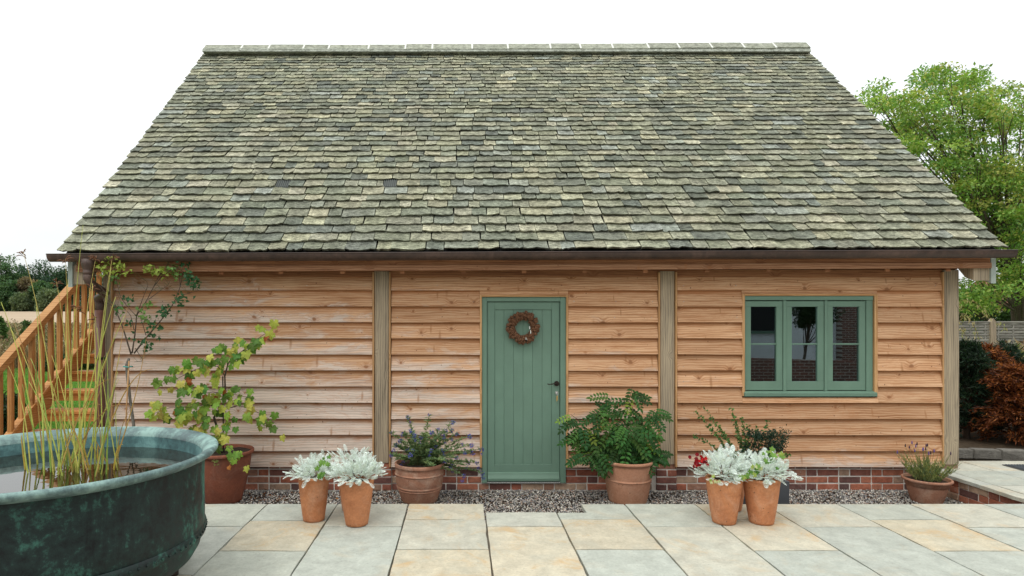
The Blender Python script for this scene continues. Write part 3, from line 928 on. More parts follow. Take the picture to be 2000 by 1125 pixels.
# outlet and downpipe
xo = PX(171, 6.0)
mb = MB(); mb.lathe([(.062, 0), (.06, -.05), (.045, -.10), (.04, -.115), (.044, -.118), (.044, -.15)], 16, (xo, GY, gz_(xo) - .045))
mb.build('gutter_outlet', M['gutter'], B, True)
xd = PX(195, 6.28)
pts = [(xo, GY, gz_(xo) - .17), (xo, GY, gz_(xo) - .24), (xo + .01, GY + .02, gz_(xo) - .28), (xo + .07, GY + .17, gz_(xo) - .37), (xd - .005, 6.26, gz_(xo) - .42), (xd, 6.28, gz_(xo) - .48), (xd, 6.28, gz_(xo) - .56)]
MB().tube(pts, .042, 14).build('swan_neck', M['gutter'], B, True)
MB().tube([(xd, 6.28, gz_(xo) - .54), (xd, 6.28, -.1)], .046, 16).build('downpipe', M['downpipe'], B, True)
for z in (1.15, 0.3):
    MB().tube([(xd, 6.28, z - .012), (xd, 6.28, z + .012)], .051, 16).build('pipe_clip', M['iron'], B, True)

# door ----------------------------------------------------------------------
YF = YW - .012
MB().box(WX(937), WX(941), YW - .034, YW + .03, WZ(912), WZ(576), .002).build('door_trim', M['batten'], B)
MB().box(WX(1105), WX(1109), YW - .034, YW + .03, WZ(912), WZ(576), .002).build('door_trim', M['batten'], B)
MB().box(WX(941), WX(1105), YW - .034, YW + .03, WZ(580), WZ(576), .002).build('door_trim', M['batten_h'], B)
MB().box(WX(941), WX(951), YF, YB + .05, WZ(943), WZ(580.2), .003).build('door_frame_jamb', M['green'], B)
MB().box(WX(1094), WX(1105), YF, YB + .05, WZ(943), WZ(580.2), .003).build('door_frame_jamb', M['green'], B)
MB().box(WX(951), WX(1094), YF, YB + .05, WZ(589), WZ(580.2), .003).build('door_frame_head', M['green'], B)
YD = YF + .022
x0, x1 = WX(951.8), WX(1093.2)
D = MB().box(x0, x1, YD + .020, YD + .045, WZ(940), WZ(589.8)).build('door', M['green'], B)
MB().box(x0, WX(966), YD, YD + .02, WZ(940), WZ(589.8), .002).build('stile', M['green'], D)
MB().box(WX(1078), x1, YD, YD + .02, WZ(940), WZ(589.8), .002).build('stile', M['green'], D)
MB().box(WX(966), WX(1078), YD + .0004, YD + .02, WZ(604.8), WZ(589.8), .002).build('rail', M['green'], D)
MB().box(WX(966), WX(1078), YD + .0004, YD + .02, WZ(940), WZ(907.5), .002).build('rail', M['green'], D)
bw = (1078 - 966) / 6
for k in range(6):
    MB().box(WX(966 + k * bw) + .0008, WX(966 + (k + 1) * bw) - .0008, YD + .011, YD + .019, WZ(907.3), WZ(605), .0016).build('panel_board', M['green'], D)
MB().prism([(YD - .028, WZ(939)), (YD - .03, WZ(934)), (YD - .016, WZ(928)), (YD - .010, WZ(923.5)), (YD, WZ(922.5)), (YD, WZ(939))], x0 + .004, x1 - .004, 'X').build('weatherboard', M['green'], D)
MB().box(x0 - .004, x1 + .004, YF - .006, YB, WZ(944), WZ(941), .001).build('threshold', M['chrome'], B)
# handle, lock, key
hp = P(1087, 749, YD)
HN = MB().tube([(hp.x, YD - .012, hp.z), (hp.x, YD, hp.z)], .027, 20).build('handle', M['iron'], D, False)
mb = MB(); mb.tube([(hp.x, YD - .012, hp.z), (hp.x, YD - .045, hp.z)], .009, 10)
mb.tube([(hp.x, YD - .043, hp.z), (hp.x - .03, YD - .045, hp.z + .004), (hp.x - .06, YD - .045, hp.z - .003), (hp.x - .085, YD - .045, hp.z - .006), (hp.x - .098, YD - .047, hp.z - .001), (hp.x - .096, YD - .048, hp.z + .006)], [.008, .006, .0055, .005, .0045, .004], 8)
mb.build('lever', M['iron'], HN, True)
kp = P(1087, 767, YD)
ES = MB().tube([(kp.x, YD - .007, kp.z), (kp.x, YD, kp.z)], .017, 18).build('lock', M['chrome'], D)
mb = MB(); mb.tube([(kp.x, YD - .03, kp.z), (kp.x, YD - .006, kp.z)], .004, 8)
ring = [(kp.x + .012 * math.cos(a), YD - .03, kp.z - .012 + .012 * math.sin(a)) for a in np.linspace(0, 2 * PI, 13)]
mb.tube(ring, .0018, 6); mb.build('key_ring', M['chrome'], ES, True)
mb = MB(); mb.box(kp.x - .002, kp.x + .009, YD - .032, YD - .029, kp.z - .075, kp.z - .026); mb.box(kp.x - .007, kp.x + .001, YD - .029, YD - .026, kp.z - .085, kp.z - .03)
mb.build('key', M['brass'], ES)

# window --------------------------------------------------------------------
for (a, b_, c, d) in ((1447, 1452, 575, 773), (1704, 1710, 575, 773)):
    MB().box(WX(a), WX(b_), YW - .036, YW + .04, WZ(d), WZ(c), .002).build('window_trim', M['batten'], B)
MB().box(WX(1452), WX(1704), YW - .036, YW + .04, WZ(578), WZ(574), .002).build('window_trim', M['batten_h'], B)
WF = MB().box(WX(1452), WX(1703), YF - .012, YF + .09, WZ(586.5), WZ(578.3), .003).build('window', M['green'], B)
MB().prism([(YF - .04, WZ(773)), (YF - .042, WZ(767)), (YF - .01, WZ(763.5)), (YF + .09, WZ(763)), (YF + .09, WZ(773))], WX(1450), WX(1707), 'X').build('sill', M['green'], WF)
for a, b_ in ((1452, 1454.6), (1528.6, 1534.6), (1609.2, 1614.6), (1690.4, 1703)):
    MB().box(WX(a), WX(b_), YF - .002, YF + .09, WZ(763.2), WZ(586.6), .002).build('mullion', M['green'], WF)
YC = YF + .006
for a, b_ in ((1455.2, 1528), (1535.2, 1608.6), (1615.2, 1689.8)):
    c0, c1 = 588, 762
    SA = MB().box(WX(a), WX(b_), YC, YC + .045, WZ(c1), WZ(745), .002).build('casement_rail', M['green'], WF)
    gl, gr = a + 11, b_ - 12
    MB().box(WX(a), WX(b_), YC, YC + .045, WZ(599), WZ(c0), .002).build('casement_rail', M['green'], WF)
    MB().box(WX(a), WX(gl), YC + .0006, YC + .045, WZ(745), WZ(599), .002).build('casement_stile', M['green'], WF)
    MB().box(WX(gr), WX(b_), YC + .0006, YC + .045, WZ(745), WZ(599), .002).build('casement_stile', M['green'], WF)
    MB().box(WX(gl), WX(gr), YC + .006, YC + .035, WZ(673.4), WZ(670.6), .003).build('glazing_bar', M['green'], WF)
    for z0_, z1_ in ((745, 673.2), (670.8, 599)):
        m = MB(); m.add([(WX(gl), YC + .02, WZ(z0_)), (WX(gr), YC + .02, WZ(z0_)), (WX(gr), YC + .02, WZ(z1_)), (WX(gl), YC + .02, WZ(z1_))], [(0, 1, 2, 3)])
        m.add([(WX(gl), YC + .024, WZ(z0_)), (WX(gr), YC + .024, WZ(z0_)), (WX(gr), YC + .024, WZ(z1_)), (WX(gl), YC + .024, WZ(z1_))], [(3, 2, 1, 0)])
        m.build('pane', M['glass'], WF)

# brick plinth ----------------------------------------------------------------
def brick_meshes(L, H, D_, n=5):
    res = []
    for k in range(n):
        m = MB(); m.box(-L / 2, L / 2, -D_ / 2, D_ / 2, -H / 2, H / 2, .005)
        m.v = [(x + R.uniform(-.0022, .0022), y + R.uniform(-.002, .002), z + R.uniform(-.002, .002)) for x, y, z in m.v]
        res.append(m.mesh('brick', M['brick']))
    return res
bm_s = brick_meshes(.215, .063, .10); bm_h = brick_meshes(.102, .063, .10); bm_q = brick_meshes(.055, .063, .10)
def brick_course(parent, xa, xb, z, yface, start, axis='X', xconst=0):
    u = xa; k = start
    while u < xb - .03:
        L = .215 if k % 2 == 0 else .102
        if u == xa and start == 2: L = .102
        left = xb - u
        if L > left: L = left
        src, base = (bm_s, .215) if L > .15 else ((bm_h, .102) if L > .075 else (bm_q, .055))
        c = u + L / 2
        jit = R.uniform(-.0025, .0025)
        if axis == 'X':
            inst('brick', R.choice(src), parent, (c, yface + .05 + jit, z + .0315), (0, 0, R.choice([0, PI])), (L / base, 1, 1))
        else:
            inst('brick', R.choice(src), parent, (xconst + .05 + jit, c, z + .0315), (0, 0, PI / 2), (L / base, 1, 1))
        u += L + .011; k += 1
YPL = YW + .012
for i in range(4):
    z = GZ + .0015 + i * .0742
    segs = [(XL + .02, WX(724)), (WX(765.5), WX(940)), (WX(1106), WX(1281)), (WX(1322.5), WX(1836))]
    if i == 0: segs = [segs[0], (WX(765.5), WX(1281)), segs[3]]
    for xa, xb in segs: brick_course(B, xa, xb, z, YPL, (i + (0 if xa < 0 else 1)) % 2)
    for xa, xb in ((WX(725.5), WX(764)), (WX(1282.5), WX(1321))):
        zz = z
        if i % 2: brick_course(B, xa, xb, zz, YPL - .024, 0)
        else: brick_course(B, xa, (xa + xb) / 2 + .045, zz, YPL - .024, 1); 
        if i % 2 == 0: 
            inst('brick', R.choice(bm_h), B, (xb - .045, YPL - .024 + .05, zz + .0315), (0, 0, 0), (.88, 1, 1))
    brick_course(B, WX(1838), XR, z, YPL - .02, 0)
m = MB()
m.box(XL + .03, DX0 + .005, YPL + .007, YB + .001, GZ - .1, .05); m.box(DX1 - .005, XR - .003, YPL + .007, YB + .001, GZ - .1, .05)
m.box(DX0, DX1, YPL + .007, YB + .001, GZ - .1, GZ + .072)
for a, b_ in ((725.5, 764), (1282.5, 1321)): m.box(WX(a) + .002, WX(b_) - .002, YPL - .018, YPL + .007, GZ - .1, WZ(905.5))
m.build('mortar_bed', M['mortar'], B)

# ------------------------------------------------------------------ wreath on the door
wc = P(1021, 640, YD)
WR = thing('wreath', (wc.x, YD - .03, wc.z), 'round brown pine cone wreath hanging on the green door', 'wreath')
mb = MB()
ring = [(wc.x + .128 * math.cos(a), YD - .022, wc.z + .128 * math.sin(a)) for a in np.linspace(0, 2 * PI, 25)]
mb.tube(ring, .02, 8); mb.build('ring', M['bark'], WR, True)
def cone_mesh():
    m = MB(); n = 7
    m.lathe([(.004, -.019), (.012, -.013), (.016, -.003), (.0145, .006), (.009, .014), (.001, .020)], 7)
    for q in range(5):
        for k in range(5):
            a = 2 * PI * (k / 5 + q * .38); r = [.013, .0165, .0165, .013, .008][q]; z = -.013 + q * .0075
            c, s_ = math.cos(a), math.sin(a)
            m.add([(c * r * .7 - s_ * .005, s_ * r * .7 + c * .005, z - .002), (c * r * .7 + s_ * .005, s_ * r * .7 - c * .005, z - .002), (c * r * 1.35, s_ * r * 1.35, z + .006)], [(0, 1, 2)], (1.6, 1.4, 1.2))
    return m.mesh('pine_cone', M['cone'])
CM = cone_mesh()
for k in range(140):
    a = k * 2.399; th = R.choice([-1.15, -.5, .1, .7, 1.3, 1.9]) + R.uniform(-.2, .2)
    rr = .128 + .030 * math.cos(th + PI / 2) ; yy = -.020 - .026 * abs(math.sin(th + PI / 2))
    d = Vector((math.cos(a) * (rr - .128), yy + .01, math.sin(a) * (rr - .128))).normalized()
    d = (d + Vector((R.uniform(-.5, .5), 0, R.uniform(-.5, .5)))).normalized()
    inst('pine_cone', CM, WR, (wc.x + rr * math.cos(a), YD + yy, wc.z + rr * math.sin(a)), d.to_track_quat('Z', 'Y').to_euler(), R.uniform(.95, 1.35))
mb = MB()
for (px, py, l) in ((1033, 640, .03), (1035, 648, .035), (1026, 661, .02), (1029, 662, .02)):
    p = P(px, py, YD)
    mb.tube([(p.x, YD - .05, p.z + l * .5), (p.x + .003, YD - .052, p.z - l * .5)], [.004, .007], 6)
mb.build('cream_ornament', M['white_mortar'], WR)

# ------------------------------------------------------------------ paving and gravel
GREY = [(0.40, 0.415, 0.355), (0.41, 0.425, 0.375), (0.435, 0.435, 0.37), (0.385, 0.405, 0.355)]
BUFF = [(0.475, 0.43, 0.325), (0.49, 0.455, 0.355), (0.465, 0.415, 0.305)]
m = MB()
m.box(-14, 30, -14, 2.75, -.2, -.006)
m.box(-14, 4.9, 2.75, 4.83, -.2, -.0365); m.box(-14, WX(300) - 0.4, 4.83, 5.8, -.2, -.036); m.box(4.9, 16, 2.75, 6.72, -.3, -.036)
m.box(-3.2, 4.9, 4.83, 5.1, -.3, -.24)
PV = m.build('paving', flat_mat('joint_sand', (.24, .21, .17), 1, 0, .3, 20), None)
tag(PV, kind='structure')
def slab(poly, tone, y=None):
    g = R.choice(BUFF if tone == 'b' else GREY) if tone != 'c' else (0.455, 0.44, 0.36)
    j = R.uniform(.96, 1.04); g = tuple(c * j for c in g)
    z0 = R.uniform(-.0015, .0015)
    q_ = []
    for a_ in range(len(poly)):
        p0, p1 = Vector(poly[a_][:2]), Vector(poly[(a_ + 1) % len(poly)][:2]); ln = (p1 - p0).length; nn_ = max(1, int(ln / .09)) if len(poly) < 9 else 1
        for b_ in range(nn_):
            pt = p0.lerp(p1, b_ / nn_)
            if b_: pt += Vector((R.uniform(-.002, .002), R.uniform(-.002, .002)))
            if b_ and R.random() < .05: pt = pt.lerp(sum((Vector(w_[:2]) for w_ in poly), Vector((0, 0))) / len(poly), .012)
            q_.append((pt.x, pt.y))
    poly = q_
    bm = bmesh.new()
    vs = [bm.verts.new((p[0], p[1], z0)) for p in poly]
    f = bm.faces.new(vs)
    r = bmesh.ops.extrude_face_region(bm, geom=[f])
    for e in r['geom']:
        if isinstance(e, bmesh.types.BMVert): e.co.z -= .034
    top_e = [e for e in bm.edges if all(abs(v.co.z - z0) < 1e-6 for v in e.verts)]
    bmesh.ops.bevel(bm, geom=top_e, offset=.0035, segments=1, affect='EDGES')
    bmesh.ops.recalc_face_normals(bm, faces=bm.faces)
    mb = MB(); bm.verts.index_update()
    mb.add([v.co for v in bm.verts], [[v.index for v in q.verts] for q in bm.faces], g)
    bm.free()
    o = mb.build('paving_slab', M['paving'], PV)
    t = o.data.color_attributes.new('tone', 'FLOAT_COLOR', 'POINT')
    tv = 1.0 if tone == 'b' else (0.5 if tone == 'c' else 0.22)
    t.data.foreach_set('color', [tv, tv, tv, 1] * len(o.data.vertices))
    return o
def rect(x0, x1, y0, y1, tone, g=.006):
    j = lambda: R.uniform(-.002, .002)
    slab([(x0 + g + j(), y0 + g + j()), (x1 - g + j(), y0 + g + j()), (x1 - g + j(), y1 - g + j()), (x0 + g + j(), y1 - g + j())], tone)
def YG(py): return 1200 * CAMZ / (py - 623)
YE0 = YG(984)
colx = [-3.47, -2.85, -2.235, -1.62, -1.03, -.438, .193, .769, 1.37, 1.96, 2.54, 3.155, 3.76, 4.37, 4.838]
def run_down(x0, x1, ys, tones, nxt):
    for k in range(len(ys) - 1): rect(x0, x1, ys[k + 1], ys[k], tones[k])
    y = ys[-1]; q = 0
    while y > 2.75:
        d = nxt[q % len(nxt)]; rect(x0, x1, max(y - d, 2.7), y, R.choice('ggcb')); y -= d; q += 1
lay = {
    0: ([YE0, YG(1028)], 'g', [.9, .6]), 1: ([YE0, YG(1016)], 'g', [.6, .9]),
    2: ([YE0, YG(1028), 3.72], 'gg', [.6, .6]), 3: ([YE0, YG(1017), YG(1076), 3.5], 'gbg', [.6]),
    4: ([YE0, YG(1028), 3.67], 'gg', [.6]), 5: ([YE0, YG(1015), YG(1073), 3.5], 'bcb', [.6]),
    6: ([YG(1000.5), YG(1028), 3.65], 'gb', [.6]), 8: ([YE0, YG(1029), 3.68], 'gc', [.6]),
    9: ([YE0, YG(1015), YG(1075), 3.5], 'bbg', [.6]), 10: ([YE0, YG(1029), 3.68], 'cg', [.6]),
    11: ([YE0, YG(1015), YG(1076), 3.5], 'gbg', [.6]), 12: ([YE0, YG(1030), 3.66], 'cg', [.6]), 13: ([YE0, YG(1016), YG(1076), 3.5], 'gcg', [.6])}
for k, (ys_, tones, nxt) in lay.items():
    run_down(colx[k], colx[k + 1], ys_, tones, nxt)
xn = PX(1141, 5.0)
g = .0045
slab([(colx[7] + g, YG(1014) + g), (colx[8] - g, YG(1014) + g), (colx[8] - g, YE0 - g), (xn + g, YE0 - g), (xn + g, YG(1001)), (colx[7] + g, YG(1001))], 'g')
rect(colx[7], colx[8], YG(1073), YG(1014), 'b'); rect(colx[7], colx[8], 3.5, YG(1073), 'g'); rect(colx[7], colx[8], 2.7, 3.5, 'c')
# terrace, level with the paving, right of the gravel trench
ty = [6.72, 6.28, 5.72, 5.15, 4.58, 4.0, 3.4, 2.75]
tx = [4.98, 5.45, 6.3, 7.1, 8.0, 9.0]
for a in range(len(tx) - 1):
    for b_ in range(len(ty) - 1):
        if tx[a] < XR and ty[b_] > 6.4 : 
            if tx[a + 1] < XR + .05: continue
        rect(max(tx[a], 4.98), tx[a + 1], ty[b_ + 1], ty[b_], R.choice('ggcg'))
# coping slabs along the trench edge with riven edges
yc = [6.37, 5.74, 5.12, 4.5, 3.9, 3.3, 2.75]
for k in range(len(yc) - 1):
    n = 9; y0, y1 = yc[k + 1] + .004, yc[k] - .004
    edge = [(4.845 + (0.0 if yc[k] > 5.15 else -.0) + R.uniform(-.012, .010), y0 + (y1 - y0) * q / n) for q in range(n + 1)]
    if yc[k] < 5.13: edge = [(4.843, y0), (4.843, y1)]
    rj = R.choice('gc')
    slab(edge[::-1] + [(4.975, y0), (4.975, y1)][0:2], rj)
# retaining brick wall of the terrace
TW = thing('retaining_wall', (4.9, 5.75, GZ), 'low brick retaining wall under the riven coping at the right end of the gravel', 'wall')
for i in range(3):
    z = GZ + .0 + i * .066
    brick_course(TW, 5.0, 6.36, z, 0, i % 2, 'Y', 4.868)
MB().box(4.876, 4.97, 4.95, 6.37, GZ - .1, -.036).build('mortar_bed', M['mortar'], TW)

# gravel bed
m = MB(); m.box(-4.4, 4.9, 4.85, YPL + .02, GZ - .15, GZ - .012)
tag(m.build('gravel_bed', M['soil'], None), kind='structure')
n = 46000
gx_ = NR.uniform(-3.6, 4.86, n); gy_ = NR.uniform(4.9, YPL + .01, n)
keep = (gy_ > 5.75) | ((gx_ > .1) & (gx_ < 1.1)) | (NR.random(n) < .35)
gx_, gy_ = gx_[keep], gy_[keep]; n = len(gx_)
sz = NR.uniform(.0045, .011, n)
oct_v = np.array([[1, 0, 0], [-.9, .2, 0], [0, 1, .1], [.1, -1, 0], [0, .1, .75], [0, 0, -.7]])
oct_f = np.array([[0, 2, 4], [2, 1, 4], [1, 3, 4], [3, 0, 4], [2, 0, 5], [1, 2, 5], [3, 1, 5], [0, 3, 5]])
ang = NR.uniform(0, 2 * PI, n); ca, sa = np.cos(ang), np.sin(ang)
vv = oct_v[None] * sz[:, None, None] * NR.uniform(.7, 1.35, (n, 1, 3)) + NR.normal(size=(n, 6, 3)) * sz[:, None, None] * .13
vx = vv[..., 0] * ca[:, None] - vv[..., 1] * sa[:, None]; vy = vv[..., 0] * sa[:, None] + vv[..., 1] * ca[:, None]
hump = .012 * np.sin(gx_ * 2.1) * np.cos(gy_ * 5)
gv = np.stack([vx + gx_[:, None], vy + gy_[:, None], vv[..., 2] + (GZ - .006 + hump * .4 + NR.uniform(0, .012, n))[:, None]], -1).reshape(-1, 3)
gf = (oct_f[None] + (np.arange(n) * 6)[:, None, None]).reshape(-1, 3)
pal = 1.85 * np.array([[.20, .19, .18], [.14, .14, .145], [.27, .25, .22], [.34, .31, .27], [.22, .155, .12], [.17, .16, .13], [.10, .10, .10], [.40, .38, .34]])
gc = np.repeat(pal[NR.integers(0, len(pal), n)] * NR.uniform(.75, 1.15, (n, 1)), 6, 0)
tag(np_obj('gravel', gv, gf, gc, M['gravel']), 'grey brown pea gravel along the foot of the brick plinth', 'gravel', kind='stuff')
# fallen leaves on the gravel
n = 130
c = np.stack([np.concatenate([NR.uniform(-2.3, -.5, 80), NR.uniform(-2.3, 4.6, 50)]), NR.uniform(5.95, 6.37, n), NR.uniform(GZ + .006, GZ + .02, n)], 1)
d = rnd_dirs(n); d[:, 2] *= .2; nn = np.tile([0, 0, 1.0], (n, 1)) + NR.normal(size=(n, 3)) * .3
lc = np.array([[.20, .07, .03], [.33, .14, .04], [.12, .06, .03], [.10, .05, .03]])[NR.integers(0, 4, n)]
v, f, cc = leaf_arrays(c, d, nn, NR.uniform(.02, .045, n), NR.uniform(.015, .03, n), lc)
tag(np_obj('fallen_leaves', v, f, cc, M['leaf']), 'dry brown fallen leaves scattered on the gravel', 'fallen leaves', kind='stuff')

# doormat at right
DMT = MB()
x0, x1, y0, y1 = 5.74, 6.75, 6.05, 6.52
DM = thing('door_mat', ((x0 + x1) / 2, (y0 + y1) / 2, 0.002), 'dark grey rubber door mat lying on the terrace by the right edge', 'door mat')
MB().box(x0, x1, y0, y1, .0025, .008, .002).build('base', M['planter'], DM)
m = MB()
for k in range(34): m.box(x0 + .02 + k * .029, x0 + .034 + k * .029, y0 + .02, y1 - .02, .0075, .014)
for k in range(14): m.box(x0 + .02, x1 - .02, y0 + .025 + k * .032, y0 + .033 + k * .032, .0078, .0125)
m.build('ribs', M['mat'], DM)

# stone edging behind terrace
ed = [P(1868, 884, 7.1), P(1905, 893, 6.85), P(1945, 902, 6.80), P(1985, 905, 6.82), P(2030, 908, 6.82)]
CE = thing('stone_edging', (6.2, 6.85, 0), 'row of dark kerb stones edging the planting bed behind the terrace', 'edging')
xs_ = np.linspace(5.3, 7.6, 9)
for k in range(8):
    xa, xb = xs_[k], xs_[k + 1] - .01; yy = 7.1 - .035 * k
    m = MB(); m.box(xa, xb, yy, yy + .11, -.06, .055, .012)
    m.v = [(a + R.uniform(-.008, .008), b2 + R.uniform(-.008, .008) - (a - xa) * .15, c_ + R.uniform(-.006, .006)) for a, b2, c_ in m.v]
    m.c = [(.16, .15, .13)] * len(m.v)
    m.build('edging_stone', M['riven'], CE)

# ------------------------------------------------------------------ copper tub
TC = Vector((-2.305, 3.453, 0))
TB = thing('copper_tub', TC, 'large round verdigris copper tub full of water in the left foreground', 'tub')
m = MB(); m.lathe([(.80, .735), (.797, .60), (.80, .45), (.80, .30), (.79, .285), (.775, .22), (.74, .16), (.68, .11), (.58, .085), (.3, .08), (0.001, .08)][::-1], 128, TC, wob=lambda i, t: .003 * math.sin(3 * t + 1) + .0015 * math.sin(11 * t), cap=False)
BD = m.build('body', M['tub_out'], TB, True)
m = MB(); m.lathe([(.785, .742), (.782, .60), (.785, .40), (.75, .20), (.3, .15), (.001, .15)], 128, TC, cap=False)
m.build('inner_wall', M['tub_in'], BD, True)
prof = [(.800, .732), (.835, .742), (.862, .757), (.874, .772), (.876, .783), (.870, .792), (.858, .796), (.835, .789), (.81, .776), (.79, .758), (.784, .74)]
m = MB(); m.lathe([(a, b_ ) for a, b_ in prof], 160, TC, wob=lambda i, t: .0015 * math.sin(5 * t) + .001 * math.sin(13 * t + i * .3), cap=False)
m.build('rim', M['tub_rim'], TB, True)
m = MB(); m.lathe([(.801, .335), (.808, .33), (.808, .285), (.800, .275)], 128, TC, cap=False)
m.build('band', M['tub_out'], TB, True)
m = MB()
for rr, zz, nn_ in ((.8085, .306, 110),):
    for k in range(nn_):
        a = 2 * PI * k / nn_
        c = (TC.x + rr * math.cos(a), TC.y + rr * math.sin(a), zz)
        m.lathe([(.0085, 0), (.0075, .004), (.004, .0065), (.0005, .0075)], 6, (0, 0, 0))
        # orient outwards
        k0 = len(m.v) - 24
        for q in range(k0, len(m.v)):
            x, y, z = m.v[q]
            m.v[q] = (c[0] + z * math.cos(a) - x * math.sin(a), c[1] + z * math.sin(a) + x * math.cos(a), c[2] + y)
tag(m.build('rivets', M['tub_out'], TB, True), kind='stuff')
for a in (.45, PI / 2 + .9, PI + .1, -PI / 2):
    x, y = TC.x + .60 * math.cos(a), TC.y + .60 * math.sin(a)
    m = MB(); m.lathe([(.055, 0), (.055, .02), (.042, .05), (.05, .095)], 14, (x, y, 0)); m.build('foot', M['iron'], TB, True)
WZL = .668
m = MB(); m.lathe([(.001, 0), (.25, 0), (.5, 0), (.783, 0)], 96, (TC.x, TC.y, WZL), cap=False)
m.v = m.v; WT = m.build('water', M['water'], None, True)
tag(WT, kind='structure')

# reeds in the tub
RD = thing('reeds', (TC.x, TC.y + .15, WZL), 'tall yellow green rush stems with brown seed heads growing in the copper tub', 'reeds')
def reed(bx, by, pts, r0, col, col2, head):
    m = MB(); b0 = Vector((bx, by, WZL - .05))
    P0, P1, P2 = b0, Vector(pts[0]), Vector(pts[1])
    cv = []; n = 12
    for k in range(n + 1):
        t = k / n; cv.append((1 - t) ** 2 * P0 + 2 * t * (1 - t) * P1 + t * t * P2)
    rr = [r0 * (1 - .75 * (k / n) ** 1.3) for k in range(n + 1)]
    m.tube(cv, rr, 6)
    nv = len(m.v)
    z0_, z1_ = cv[0].z, max(cv[-1].z, cv[0].z + .1)
    m.c = [tuple(col[q] * (1 - t_) + col2[q] * t_ for q in range(3)) for t_ in [min(1, max(0, (v_[2] - z0_) / (z1_ - z0_))) ** 1.5 for v_ in m.v]]
    if head:
        tip = cv[-1]
        for q in range(9):
            d = Vector((R.uniform(-1, 1), R.uniform(-1, 1), R.uniform(-.5, .7))).normalized() * R.uniform(.02, .045)
            c0 = tip + Vector((0, 0, R.uniform(-.03, .0)))
            m.tube([c0, c0 + d * .6 + Vector((0, 0, .006)), c0 + d], [.0012, .003, .002], 5, (.20, .085, .04))
    m.build('stem', M['straw'], RD, True)
greens = [((.50, .56, .13), (.46, .50, .12)), ((.28, .42, .08), (.34, .44, .11)), ((.62, .58, .15), (.58, .52, .14)), ((.54, .55, .13), (.48, .50, .11))]
dry = [((.55, .40, .12), (.45, .25, .08)), ((.50, .33, .10), (.35, .18, .06))]
def px_at(px, py, Y): return P(px, py, Y)
spec = [(120, 905, 45, 492, 1), (75, 912, 2, 590, 0), (130, 915, 162, 440, 0), (150, 918, 128, 505, 1), (150, 912, 110, 548, 1), (125, 912, 133, 545, 0), (155, 915, 188, 500, 1),
        (185, 915, 220, 500, 1), (140, 915, 226, 580, 0), (175, 915, 217, 522, 0), (60, 915, 16, 715, 0), (110, 915, 20, 640, 0), (165, 915, 150, 600, 1), (150, 915, 185, 620, 1),
        (185, 915, 180, 560, 1), (200, 912, 190, 640, 0), (100, 915, 60, 700, 0), (160, 915, 232, 740, 0)]
for (bx_, by_, tx_, ty_, hd) in spec:
    Yb = 3.62 + R.uniform(-.12, .12)
    b0 = P(bx_, 916, Yb); tp = P(tx_, ty_, Yb + R.uniform(-.1, .12))
    mid = (b0 + tp) / 2 + Vector((R.uniform(-.03, .03) + (b0.x - tp.x) * .18, R.uniform(-.05, .05), .08))
    c1, c2 = R.choice(greens)
    if hd: c2 = (.42, .32, .10)
    reed(b0.x, Yb, (mid, tp), R.uniform(.0036, .0054), c1, c2, hd)
for k in range(40):
    bx_ = R.gauss(145, 52); bx_ = min(max(bx_, 58), 232); Yb = R.uniform(3.42, 3.85)
    b0 = P(bx_, 916, Yb); hgt = R.choice([.35, .5, .6, .75, .9, 1.05, .2])
    tp = Vector((b0.x + (bx_ - 140) / 140 * .22 * hgt + R.gauss(0, .16) * hgt, Yb + R.gauss(0, .1), WZL + hgt * R.uniform(.85, 1.1)))
    mid = (b0 + tp) / 2 + Vector((R.uniform(-.05, .05), R.uniform(-.05, .05), .05))
    if R.random() < .28: c1, c2 = R.choice(dry)
    else: c1, c2 = R.choice(greens)
    if R.random() < .15:
        tp = Vector((b0.x + R.choice([-1, 1]) * R.uniform(.25, .45), Yb, WZL + R.uniform(.25, .6)))
        mid = (b0 + tp) / 2 + Vector((0, 0, .3)); c1, c2 = R.choice(dry)
    reed(b0.x, Yb, (mid, tp), R.uniform(.003, .0052), c1, c2, False)
# broken blades near the water
for (a, b_, c, d) in ((222, 918, 240, 868), (178, 925, 160, 860), (52, 912, 42, 850), (212, 915, 212, 872), (195, 915, 193, 870)):
    b0 = P(a, b_, 3.6); tp = P(c, d, 3.6)
    reed(b0.x, 3.6, ((b0 + tp) / 2 + Vector((-.02, 0, .08)), tp), .006, (.5, .38, .06), (.55, .36, .08), False)

# ------------------------------------------------------------------ pots
def pot(name, label, cat, c, rt, rb, H, mt, lip=0.012, lip_h=.03, bands=(), bulge=0.0, group=None, dish=.03, soil=True):
    T = thing(name, c, label, cat, group)
    prof = []; n = 14
    for k in range(n + 1):
        t = k / n; z = t * (H - lip_h)
        r = rb + (rt - lip - rb) * t + bulge * math.sin(PI * t)
        prof.append((r, z))
        for bz in bands:
            if abs(t - bz) < .5 / n:
                prof += [(r + .0005, z + .002), (r + .006, z + .005), (r + .007, z + .010), (r + .001, z + .014)]
    prof = [(rb * .9, 0.0)] + prof[0:]
    prof[1] = (rb, .004)
    prof += [(rt - lip * .2, H - lip_h + .002), (rt, H - lip_h + .008), (rt, H - .006), (rt - .004, H), (rt - .018, H), (rt - .024, H - .008), (rt - .03, H - dish - .04), (0.001, H - dish - .04)]
    m = MB(); m.lathe(prof, 56, c, wob=lambda i, t: .004 * math.sin(2 * t + c[0] * 9) + .002 * math.sin(5 * t + i))
    m.build('pot_body', mt, T, True)
    if soil:
        m = MB(); m.lathe([(.001, .006), (rt * .5, .004), (rt - .026, 0)], 28, (c[0], c[1], c[2] + H - dish), wob=lambda i, t: R.uniform(-.01, .0))
        m.v = [(x, y, z + R.uniform(-.004, .006)) for x, y, z in m.v]
        m.build('soil', M['soil'], T)
    return T
GP = GZ - .004
p_vine = Vector((PX(437, 6.02), 6.02, GP))
